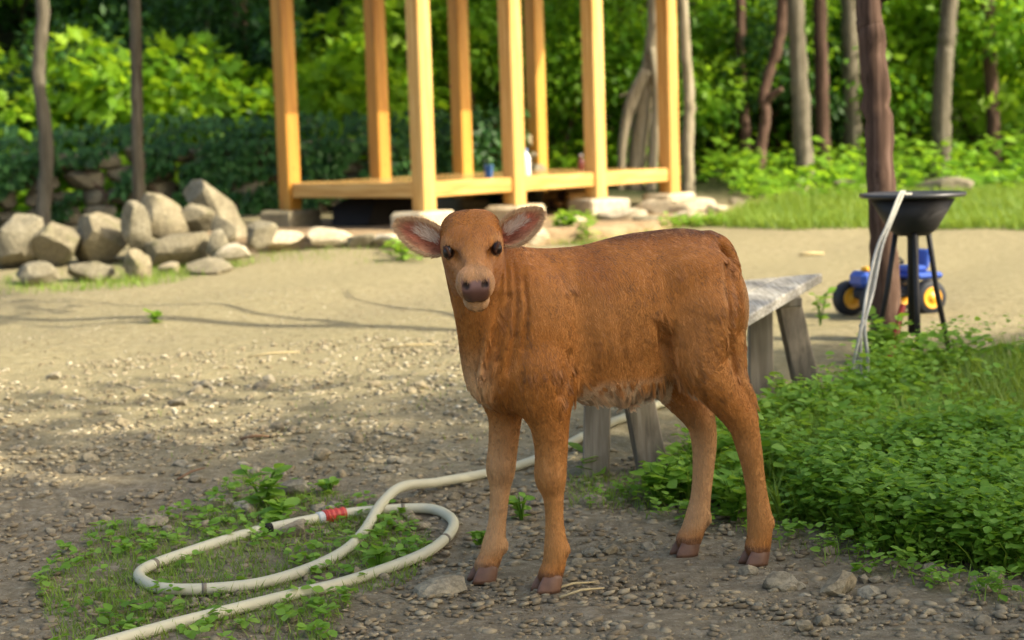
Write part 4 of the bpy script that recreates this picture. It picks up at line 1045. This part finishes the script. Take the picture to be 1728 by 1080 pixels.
hose = empty('garden_hose', hp3[15]); tag(hose, 'pale yellow garden hose looped on the ground in front of the calf', 'hose')
def rel(L): return [p - hp3[15] for p in L]
cross = {25: .024, 26: .02, 11: .0, 10: .0}
full = rel(hp3)
for q, dz in ((9, .030), (10, .016), (8, .012)): full[q] = full[q] + Vector((0, 0, dz))
path = catmull(full, 10)
cut1, cut2 = 23 * 10 + 2, 24 * 10 + 6
link('tube', tube('tube', path[:cut1], .0138, 14), hose, M['hose']); link('tube', tube('tube', path[cut2:], .0138, 14), hose, M['hose'])
link('coupling', tube('coupling', path[cut1 - 2:cut1 + 6], [.015, .017, .017, .0155, .0155, .0165, .0165, .015], 14), hose, M['grey_tape'])
red = path[cut1 + 5:cut2 + 2]; link('connector', tube('connector', red, [.016 + .003 * (j % 2) for j in range(len(red))], 14, False), hose, M['red_plastic'])
link('tape_band', tube('tape_band', path[22 * 10 - 7:22 * 10 - 4], .0146, 14), hose, M['shade_tape_black'])
for q in (47, 150, 190, 262, 300):
    link('tape_band', tube('tape_band', path[q:q + 2], .0143, 14), hose, M['bench_leg'])

# ------------------------------------------------------------------ toy tractor
tp = onground(1448, 537); toy = empty('toy_tractor', (tp.x + .17, tp.y + .10, g1(tp.x, tp.y)), R(-158))
tag(toy, 'blue plastic toy tractor with yellow wheel hubs behind the brown bark trunk', 'toy tractor')
M['toy_blue'] = plain('toy_blue', (.03, .08, .36), .3, .5); M['toy_yellow'] = plain('toy_yellow', (.72, .36, .02), .4, .5); M['toy_tyre'] = plain('toy_tyre', (.02, .022, .028), .6, .3); M['toy_pale'] = plain('toy_pale', (.45, .55, .75), .3, .5)
def wheel(x, y, r0, w):
    e = link('wheel', lathe('tyre', [(r0 * .62, -w / 2), (r0 * .92, -w / 2), (r0, -w * .32), (r0, w * .32), (r0 * .92, w / 2), (r0 * .62, w / 2)], 26), toy, M['toy_tyre']); e.location = (x, y, r0); e.rotation_euler = (R(90), 0, 0)
    h_ = link('hub', lathe('hub', [(0.001, -w * .64), (r0 * .2, -w * .64), (r0 * .24, -w * .53), (r0 * .54, -w * .53), (r0 * .60, -w * .58), (r0 * .62, -w * .5), (r0 * .62, w * .5), (r0 * .60, w * .58), (r0 * .54, w * .53), (r0 * .24, w * .53), (r0 * .2, w * .64), (.001, w * .64)], 22), e, M['toy_yellow'])
for sx, r0 in ((.15, .08), (-.13, .08)):
    for sy in (-.11, .11): wheel(sx, sy, r0, .06)
def tpart(name, sx, sy, sz, x, y, z, mat, bev=.012, ry=0):
    o = link(name, boxmesh(name, sx, sy, sz, bev), toy, M[mat]); o.location = (x, y, z); o.rotation_euler = (0, ry, 0); return o
tpart('chassis', .34, .12, .05, 0, 0, .105, 'toy_tyre'); tpart('hood', .20, .13, .075, .09, 0, .172, 'toy_blue', .02); tpart('mudguard', .14, .26, .03, -.13, 0, .178, 'toy_blue', .012)
tpart('seat', .11, .12, .03, -.11, 0, .208, 'toy_blue', .01); tpart('backrest', .03, .12, .09, -.165, 0, .25, 'toy_blue', .01, -.15); tpart('windscreen', .015, .11, .07, .03, 0, .245, 'toy_pale', .005, -.3); tpart('lamp', .03, .05, .022, .15, .03, .22, 'toy_yellow', .006)
st = link('steering_wheel', tube('steering_wheel', [(.045 * math.cos(a), .045 * math.sin(a), 0) for a in np.linspace(0, 2 * math.pi, 19)], .006, 7), toy, M['toy_tyre']); st.location = (-.02, 0, .26); st.rotation_euler = (0, -.6, 0)

# ------------------------------------------------------------------ brown trunk, black stand, rope, red rod
tree('brown_tree', px_path(7.25, [(1496, 548), (1492, 450), (1488, 330), (1481, 200), (1470, 60), (1466, 0)], 3.6), (.062, .058, .056, .055, .053, .05, .04), 'slim brown bark trunk with knots beside the black metal stand', 40, 'bark_brown', 'leaf_green', (1.5, 3600), None, 5, 1.3, (.09, .15), .003)
sp = atY(1540, 327, 6.85); gzs = g1(sp.x, sp.y)
stand = empty('metal_stand', (sp.x, sp.y, gzs)); tag(stand, 'black metal stand with a flat tray top and tapered bowl beside the brown trunk', 'stand')
M['black_metal'] = plain('black_metal', (.014, .013, .013), .55, .4, 0, .4, 30); M['tray_metal'] = plain('tray_metal', (.05, .05, .052), .4, .5, .3, .4, 30)
Hs = sp.z - gzs
tr_ = link('tray', lathe('tray', [(.03, Hs - .014), (.195, Hs - .012), (.202, Hs - .008), (.202, Hs + .004), (.197, Hs + .004), (.19, Hs - .004), (.0, Hs - .008)], 28), stand, M['tray_metal'])
link('bowl', lathe('bowl', [(.06, Hs - .16), (.09, Hs - .14), (.16, Hs - .022), (.0, Hs - .021)], 28), stand, M['black_metal'])
link('column', lathe('column', [(.022, .10), (.022, Hs - .17), (.03, Hs - .15), (.0, Hs - .149)], 16), stand, M['black_metal'])
for a in (.4, 2.5, 4.6): link('leg', tube('leg', [(.07 * math.cos(a), .07 * math.sin(a), Hs - .14), (.11 * math.cos(a), .11 * math.sin(a), Hs * .4), (.17 * math.cos(a), .17 * math.sin(a), .0)], .011, 8), stand, M['black_metal'])
M['rope'] = plain('rope_fibre', (.36, .355, .31), .9, .1, 0, .4, 90)
rt = Vector((sp.x - .086, sp.y - .186, sp.z + .010)); rk = atY(1482, 420, 6.45); rm = atY(1456, 548, 6.12)
rope = empty('rope', rt); tag(rope, 'bundle of pale rope strands hanging from the black stand to the weeds', 'rope')
rg = rng(5)
link('knot', stonemesh('knot', 9, (.03, .03, .035), 2, 2, 3, .2), rope, M['rope']).location = rm - rt
for i in range(5):
    of = Vector((rg.normal() * .007, rg.normal() * .007, 0)); e_ = onground(1436 + 7 * i, 676 + 3 * (i % 3))
    pts = [Vector((sp.x - .03 + of.x, sp.y - .07, sp.z + .002)), Vector((sp.x - .07, sp.y - .16, sp.z + .006)) + of * .5, rt + of * 1.2, rt.lerp(rk, .5) + of + Vector((-.004, 0, -.01)), rk + of * 1.6, rk.lerp(rm, .55) + of * 2 + Vector((-.004, 0, -.008)), rm + of, rm.lerp(e_, .5) + of * 3, Vector((e_.x, e_.y, e_.z + .01))]
    link('strand', tube('strand', [p - rt for p in catmull(pts, 8)], .0055, 7), rope, M['rope'])
a = onground(1486, 662); b_ = atY(1516, 545, 6.55)
rd_ = b_ - a
o = link('red_rod', tube('red_rod', [(0, 0, 0), rd_ * .06, rd_ * .5, rd_, rd_ * 1.25], [.010, .013, .013, .013, .012], 12), None, plain('red_paint', (.22, .02, .012), .5, .4)); o.location = a
tag(o, 'dark red painted rod leaning on the black stand', 'rod')

# ------------------------------------------------------------------ ground cover
def inpoly(P, poly):
    x, y = P[:, 0], P[:, 1]; ins = np.zeros(len(P), bool); n = len(poly)
    for i in range(n):
        (x0, y0), (x1, y1) = poly[i], poly[(i + 1) % n]
        c = ((y0 > y) != (y1 > y)) & (x < (x1 - x0) * (y - y0) / (y1 - y0 + 1e-12) + x0); ins ^= c
    return ins
def patch(pxs, n, r, patchy=0.0, f=6):
    poly = [tuple(onground(x, y).xy) for x, y in pxs]; a = np.array(poly); lo, hi = a.min(0), a.max(0); out = []
    while sum(map(len, out)) < n:
        P = lo + r.random((n * 2, 2)) * (hi - lo); k_ = inpoly(P, poly)
        if patchy: k_ &= vnoise(np.c_[P, P[:, 0] * 0], f, 77) > (patchy - .75 + .25 * r.normal(size=len(P)))
        out.append(P[k_])
    return np.concatenate(out)[:n]
def blades(regions, name, label, seed):
    r = rng(seed); Ps, Ds, Ns, Ls = [], [], [], []
    for pxs, n, L, patchy in regions:
        P = patch(pxs, n, r, patchy); z = gz(P[:, 0], P[:, 1]); a = r.uniform(0, 6.28, n); lean = r.uniform(.15, .8, n)
        D = np.stack([np.cos(a) * lean, np.sin(a) * lean, np.ones(n)], 1); N = np.stack([np.cos(a), np.sin(a), -lean * .0], 1)
        Ps.append(np.c_[P, z - .004]); Ds.append(D); Ns.append(N); Ls.append(r.uniform(L * .5, L * 1.3, n))
    Ls = np.concatenate(Ls); o = link(name, scatter(name, *BLADE, np.concatenate(Ps), np.concatenate(Ds), np.concatenate(Ns), Ls, rs=r.random(len(Ls)), wscale=np.clip(Ls * 1.0, .04, .12)), None, M['grass'])
    tag(o, label, 'grass', kind='stuff')
LAWN = [(150, 900), (330, 860), (420, 800), (520, 830), (620, 845), (700, 880), (740, 930), (690, 985), (600, 1010), (560, 1090), (100, 1100), (60, 980)]
RIGHT = [(1150, 800), (1185, 765), (1240, 735), (1290, 728), (1400, 715), (1440, 665), (1530, 625), (1760, 610), (1780, 985), (1510, 945), (1440, 915), (1340, 880), (1270, 872), (1200, 862), (1140, 850)]
EDGE = [(960, 850), (1120, 800), (1200, 740), (1240, 690), (1400, 660), (1400, 760), (1300, 850), (1520, 960), (1780, 1010), (1780, 1040), (1400, 960), (1250, 900), (1100, 880)]
STRIP = [(1195, 382), (1260, 352), (1330, 335), (1470, 325), (1760, 315), (1770, 392), (1470, 386), (1330, 390)]
blades([(LAWN, 9500, .034, .5), (RIGHT, 8000, .12, .6), (EDGE, 900, .05, .4), (STRIP, 26000, .10, .15), ([(217, 490), (330, 472), (440, 444), (350, 428), (217, 452)], 1500, .06, .4), ([(0, 500), (217, 490), (217, 452), (0, 470)], 900, .06, .4),
        ([(920, 414), (1010, 420), (1110, 394), (1220, 380), (1220, 372), (1100, 382), (1000, 402), (930, 400)], 1500, .06, .35), ([(440, 446), (700, 445), (700, 425), (440, 425)], 300, .05, .6), ([(225, 700), (780, 640), (900, 780), (300, 830)], 160, .03, .7), ([(960, 860), (1120, 860), (1120, 800), (960, 810)], 500, .04, .4)],
       'grass', 'short green grass growing along the yard edges and around the hose', 51)

def leafy(P2, r, height, nleaf, size):
    """low broad-leaved plants: leaf whorls on short stems at each spot"""
    n = len(P2); z = gz(P2[:, 0], P2[:, 1]); k_ = np.repeat(np.arange(n), nleaf); m = len(k_)
    hgt = (height * r.uniform(.35, 1.0, n))[k_]; t = r.random(m) ** .7; a = r.uniform(0, 6.28, m); off = (.012 + .045 * r.random(m)) * (height / .12)
    P = np.stack([P2[k_, 0] + np.cos(a) * off * .5, P2[k_, 1] + np.sin(a) * off * .5, z[k_] + .012 + hgt * t], 1)
    D = np.stack([np.cos(a), np.sin(a), r.uniform(-.35, .55, m)], 1); N = np.stack([r.normal(0, .3, m), r.normal(0, .3, m), np.ones(m)], 1)
    tone = np.clip(r.random(n)[k_] * .6 + r.random(m) * .3 + t * .25, 0, 1); return P, D, N, r.uniform(size[0], size[1], m), tone
r = rng(61); acc = [[], [], [], [], []]
for pxs, n, h_, nl, sz, pt in ((RIGHT, 2300, .09, 12, (.010, .028), .85), (RIGHT, 700, .20, 14, (.012, .036), .85), (EDGE, 240, .06, 9, (.012, .03), .3), ([(1340, 870), (1430, 780), (1780, 760), (1780, 985), (1510, 945), (1440, 915)], 1100, .17, 14, (.012, .032), .3), (RIGHT, 160, .16, 9, (.03, .055), .5), (LAWN, 260, .022, 5, (.014, .032), .5),
                               ([(1080, 850), (1130, 810), (1260, 800), (1260, 868), (1150, 862)], 70, .10, 9, (.025, .05), .1),
                               ([(930, 405), (1000, 412), (1000, 380), (940, 380)], 60, .12, 8, (.03, .06), 0), ([(1100, 390), (1230, 382), (1230, 372), (1120, 378)], 40, .07, 8, (.03, .06), 0),
                               ([(650, 440), (720, 445), (720, 425), (650, 425)], 14, .09, 8, (.03, .06), 0)):
    out = leafy(patch(pxs, n, r, pt, 5), r, h_, nl, sz)
    for q in range(5): acc[q].append(out[q])
acc = [np.concatenate(q) for q in acc]
tag(link('weeds', scatter('weeds', *ROUND, acc[0], acc[1], acc[2], acc[3], rs=acc[4], wscale=acc[3] * 1.1, smooth=True), None, M['weed']), 'dense low broad leaved weeds spreading around the bench and hose', 'weeds', kind='stuff')
# single plants
def plant(px, py, h, nst, nl, size, label, seed, mat='weed', grp=None, spread=.5):
    r = rng(seed); b = onground(px, py); root = empty('weed_plant', (b.x, b.y, b.z)); tag(root, label, 'plant', grp); P, D, N = [], [], []
    for i in range(nst):
        a = r.uniform(0, 6.28); tip = Vector((math.cos(a) * h * spread * r.uniform(.3, 1), math.sin(a) * h * spread * r.uniform(.3, 1), h * r.uniform(.6, 1)))
        pts = [Vector((0, 0, -.01)), tip * .5 + Vector((0, 0, h * .12)), tip]; sm = catmull(pts, 5); link('stem', tube('stem', sm, [.0035 - .0002 * q for q in range(len(sm))], 6), root, M['weed'])
        for j in range(nl):
            p = sm[int((.25 + .75 * j / max(1, nl - 1)) * (len(sm) - 1))]; b2 = a + r.uniform(-2.2, 2.2) + j * 2.4
            P.append(p); D.append((math.cos(b2), math.sin(b2), r.uniform(-.2, .6))); N.append((r.normal() * .3, r.normal() * .3, 1))
    n = len(P); sz = r.uniform(*size, n); link('foliage', scatter('foliage', *ROUND, P, D, N, sz, rs=np.clip(.35 + .6 * r.random(n), 0, 1), wscale=sz * 1.15, smooth=True), root, M[mat])
GP = 'single weeds growing in the yard'
for a in [(446, 856, .11, 6, 5, (.035, .065), 'leafy weed with rounded leaves among stones beside the hose loop', 1),
          (556, 832, .04, 4, 3, (.03, .05), 'low pair of rounded leaves past the leafy weed near the hose', 2),
          (1003, 800, .06, 3, 2, (.05, .075), 'broad leaved seedling at the foot of the near bench leg', 3),
          (1110, 852, .12, 7, 6, (.03, .06), 'pale green leafy weed before the splayed near bench leg', 4),
          (1240, 880, .13, 7, 6, (.04, .07), 'leafy weed between the hind hooves of the calf', 5),
          (1332, 690, .12, 7, 7, (.03, .05), 'dark leafy weed between the far bench legs', 6),
          (1482, 612, .16, 8, 8, (.03, .055), 'tall dark leafy weed at the foot of the brown trunk', 7),
          (1512, 640, .26, 8, 9, (.035, .065), 'tall leafy weed beside the dark red rod', 8),
          (1384, 548, .16, 4, 6, (.03, .05), 'thin weed stalk beside the far end of the bench', 9),
          (640, 962, .06, 9, 3, (.03, .05), 'small dark tuft of leaves inside the hose loop', 10),
          (470, 880, .05, 6, 4, (.035, .06), 'low rounded weed pressed against the hose', 11),
          (262, 545, .05, 6, 4, (.03, .05), 'tiny weed alone in the open dirt of the yard', 12),
          (812, 922, .04, 6, 4, (.02, .035), 'tiny weed beside the far fore hoof of the calf', 13),
          (880, 878, .07, 6, 5, (.02, .04), 'small weed seen between the fore legs of the calf', 14),
          (955, 405, .20, 8, 8, (.05, .09), 'sunlit leafy weed on the terrace edge above the calf shoulder', 15),
          (680, 440, .12, 6, 6, (.04, .07), 'small weed at the foot of the terrace under the calf ear', 16),
          (430, 352, .5, 12, 12, (.07, .12), 'dark vine bush hanging beside the leaning boulder', 17),
          (1480, 900, .18, 9, 8, (.03, .06), 'bushy weed clump at the near edge of the weed patch', 18)]:
    plant(*a, grp=GP)

# gravel ---------------------------------------------------------------------------------------
def ico_t(seed):
    bm = bmesh.new(); bmesh.ops.create_icosphere(bm, subdivisions=1, radius=.5); q = random.Random(seed)
    V = [tuple(v.co * q.uniform(.60, 1.25)) for v in bm.verts]; F = [tuple(v.index for v in f.verts) for f in bm.faces]; bm.free(); return V, F
r = rng(71); 
def gravel(name, n, region, size, seed, label, mat='pebble', flat=.38):
    r = rng(seed); P = patch(region, n, r, .25, 4); sz = size[0] + (size[1] - size[0]) * r.random(n) ** 4.5
    a = r.uniform(0, 6.28, n); D = np.stack([np.cos(a), np.sin(a), r.normal(0, .15, n)], 1); N = np.stack([r.normal(0, .2, n), r.normal(0, .2, n), np.ones(n)], 1)
    V, F = ico_t(seed); V = [(x, y * .72, z * flat) for x, y, z in V]
    return scatter(name, V, F, np.c_[P, gz(P[:, 0], P[:, 1]) + sz * .08], D, N, sz, rs=np.clip(r.random(n) * .75 + .30 * np.clip((P[:, 1] - 4.6) / 1.6, -.1, 1), 0, 1))
kk = NT('gravel'); a = kk.n('ShaderNodeAttribute', attribute_name='rnd').outputs['Fac']
kk.l(kk.mix(kk.ramp(kk.noise(140, 3, .6, kk.n('ShaderNodeNewGeometry').outputs['Position']), [(.35, (0, 0, 0)), (.65, (.35, .35, .35))]), kk.ramp(a, [(0, (.15, .115, .066)), (.4, (.235, .19, .112)), (.75, (.335, .285, .18)), (.93, (.43, .38, .26)), (1, (.56, .51, .37))]), (.20, .16, .11)), kk.b.inputs['Base Color']); M['gravel'] = kk.done(.9, .2)
YARD = [(-60, 1120), (1800, 1120), (1800, 930), (1300, 900), (1130, 800), (1000, 740), (1200, 640), (1100, 560), (700, 560), (-60, 620)]
NEAR = [(-60, 1120), (1800, 1120), (1800, 930), (1300, 890), (1130, 840), (900, 760), (600, 700), (-60, 720)]
gs = [gravel('gravel', 22000, YARD, (.004, .034), 72, ''), gravel('gravel', 9000, NEAR, (.004, .042), 73, ''), gravel('gravel', 5000, [(-60, 640), (1250, 620), (1250, 470), (-60, 500)], (.006, .02), 74, '')]
bm = bmesh.new()
Vs, Fs, As, o_ = [], [], [], 0
for m_ in gs:
    v = np.zeros(len(m_.vertices) * 3, np.float32); m_.vertices.foreach_get('co', v); f = np.zeros(len(m_.loops), np.int32); m_.loops.foreach_get('vertex_index', f); a = np.zeros(len(m_.vertices), np.float32); m_.attributes['rnd'].data.foreach_get('value', a)
    Vs.append(v.reshape(-1, 3)); Fs.append(f.reshape(-1, 3) + o_); As.append(a); o_ += len(m_.vertices)
for m_ in gs: bpy.data.meshes.remove(m_)
bm.free()
tag(link('gravel', npmesh('gravel', np.concatenate(Vs), np.concatenate(Fs), False, {'rnd': np.concatenate(As)}), None, M['gravel']), 'small pale gravel strewn over the dirt yard', 'gravel', kind='stuff')
# loose stones one can pick out
proto = [stonemesh('loose_stone', 800 + i, (1, .8, .55), 2, 2.6, 8, .12) for i in range(8)]
GL = 'loose stones on the dirt of the yard'; qr = random.Random(6)
def loose(px, py, w, hr=.55, lab='pale loose stone lying on the dirt of the yard', mat='pebble'):
    p = onground(px, py); s = w * p.y / FPX; o = link('loose_stone', proto[qr.randrange(8)], None, M[mat]); o.scale = (s, s, s * hr / .55); o.rotation_euler = (qr.uniform(-.2, .2), qr.uniform(-.2, .2), qr.uniform(-.5, .5)); o.location = (p.x, p.y, g1(p.x, p.y) + s * .14 * hr / .55)
    tag(o, lab, 'stone', GL); return o
for a in [(500, 832, 66, .5, 'long flat pale stone beside the leafy weed'), (366, 856, 34, .9, 'round pale stone among a cluster of pebbles'), (412, 860, 38, .6, 'blocky flat topped stone beside the leafy weed'),
          (255, 888, 66, .4, 'long flat grey stone at the edge of the hose lawn'), (300, 684, 38, .55, 'tan stone alone on the pale sandy dirt'), (545, 775, 34, .8, 'pointed pale stone in the gravel'),
          (490, 903, 56, .6, 'pinkish grey stone under the hose coupling'), (1410, 1000, 76, .65, 'large blue grey stone at the foot of the weed patch'), (1315, 996, 62, .7, 'tan angular stone beside the large blue grey one'),
          (1468, 1006, 46, .6, 'brown stone past the large blue grey one'), (740, 1000, 100, .3, 'wide flat grey slab sunk before the fore hooves'), (1095, 925, 28, .7, 'dark rounded stone before the hind hooves'),
          (1000, 848, 52, .5, 'pale stone before the near bench leg'), (1000, 936, 34, .55, 'smooth grey stone between fore and hind hooves'), (865, 957, 28, .7, 'grey stone between the two fore hooves'),
          (1398, 935, 46, .5, 'flat stone at the edge of the weed patch'), (1460, 712, 34, .8, 'pale stone block showing through the weeds'), (1222, 735, 30, 1.0, 'pale yellow stone seen between the hind legs'),
          (640, 850, 40, .5, 'flat stone beside the bend of the hose'), (710, 893, 34, .5, 'flat stone inside the hose loop')]:
    loose(*a)
for i in range(175):
    zone = qr.random()
    if zone < .45: px, py = qr.uniform(40, 760), qr.uniform(770, 900)
    elif zone < .7: px, py = qr.uniform(560, 1300), qr.uniform(840, 1070)
    elif zone < .85: px, py = qr.uniform(30, 800), qr.uniform(620, 780)
    else: px, py = qr.uniform(1250, 1700), qr.uniform(960, 1075)
    loose(px, py, qr.uniform(14, 32) * (1 if zone < .85 else 1.3), qr.uniform(.4, .8))
# twigs and straw
M['straw'] = plain('straw', (.42, .34, .18), .8, .2); M['twig'] = plain('twig', (.16, .10, .06), .9, .1)
for i, (x0, y0, x1, y1, rd, mt, lab) in enumerate([(300, 812, 345, 794, .004, 'twig', 'thin pinkish twig on the gravel near the cluster of pebbles'), (420, 604, 505, 597, .004, 'straw', 'long pale straw on the sandy dirt'), (640, 590, 735, 584, .004, 'straw', 'second pale straw on the sandy dirt'),
      (930, 1000, 1005, 988, .003, 'straw', 'dry straw lying beside the near fore hoof'), (945, 1012, 1020, 998, .003, 'straw', 'dry straw crossing beside the near fore hoof'), (405, 744, 455, 740, .005, 'twig', 'dark twig on the gravel'), (1350, 432, 1390, 430, .012, 'straw', 'pale dry leaf stalk on the dirt behind the bench')]):
    a, b_ = on(x0, y0, .006), on(x1, y1, .008); m_ = a.lerp(b_, .5) + Vector((0, 0, .006)); o = link('twig', tube('twig', [(0, 0, 0), m_ - a, b_ - a], [rd, rd, rd * .6], 7), None, M[mt]); o.location = a; tag(o, lab, 'twig')
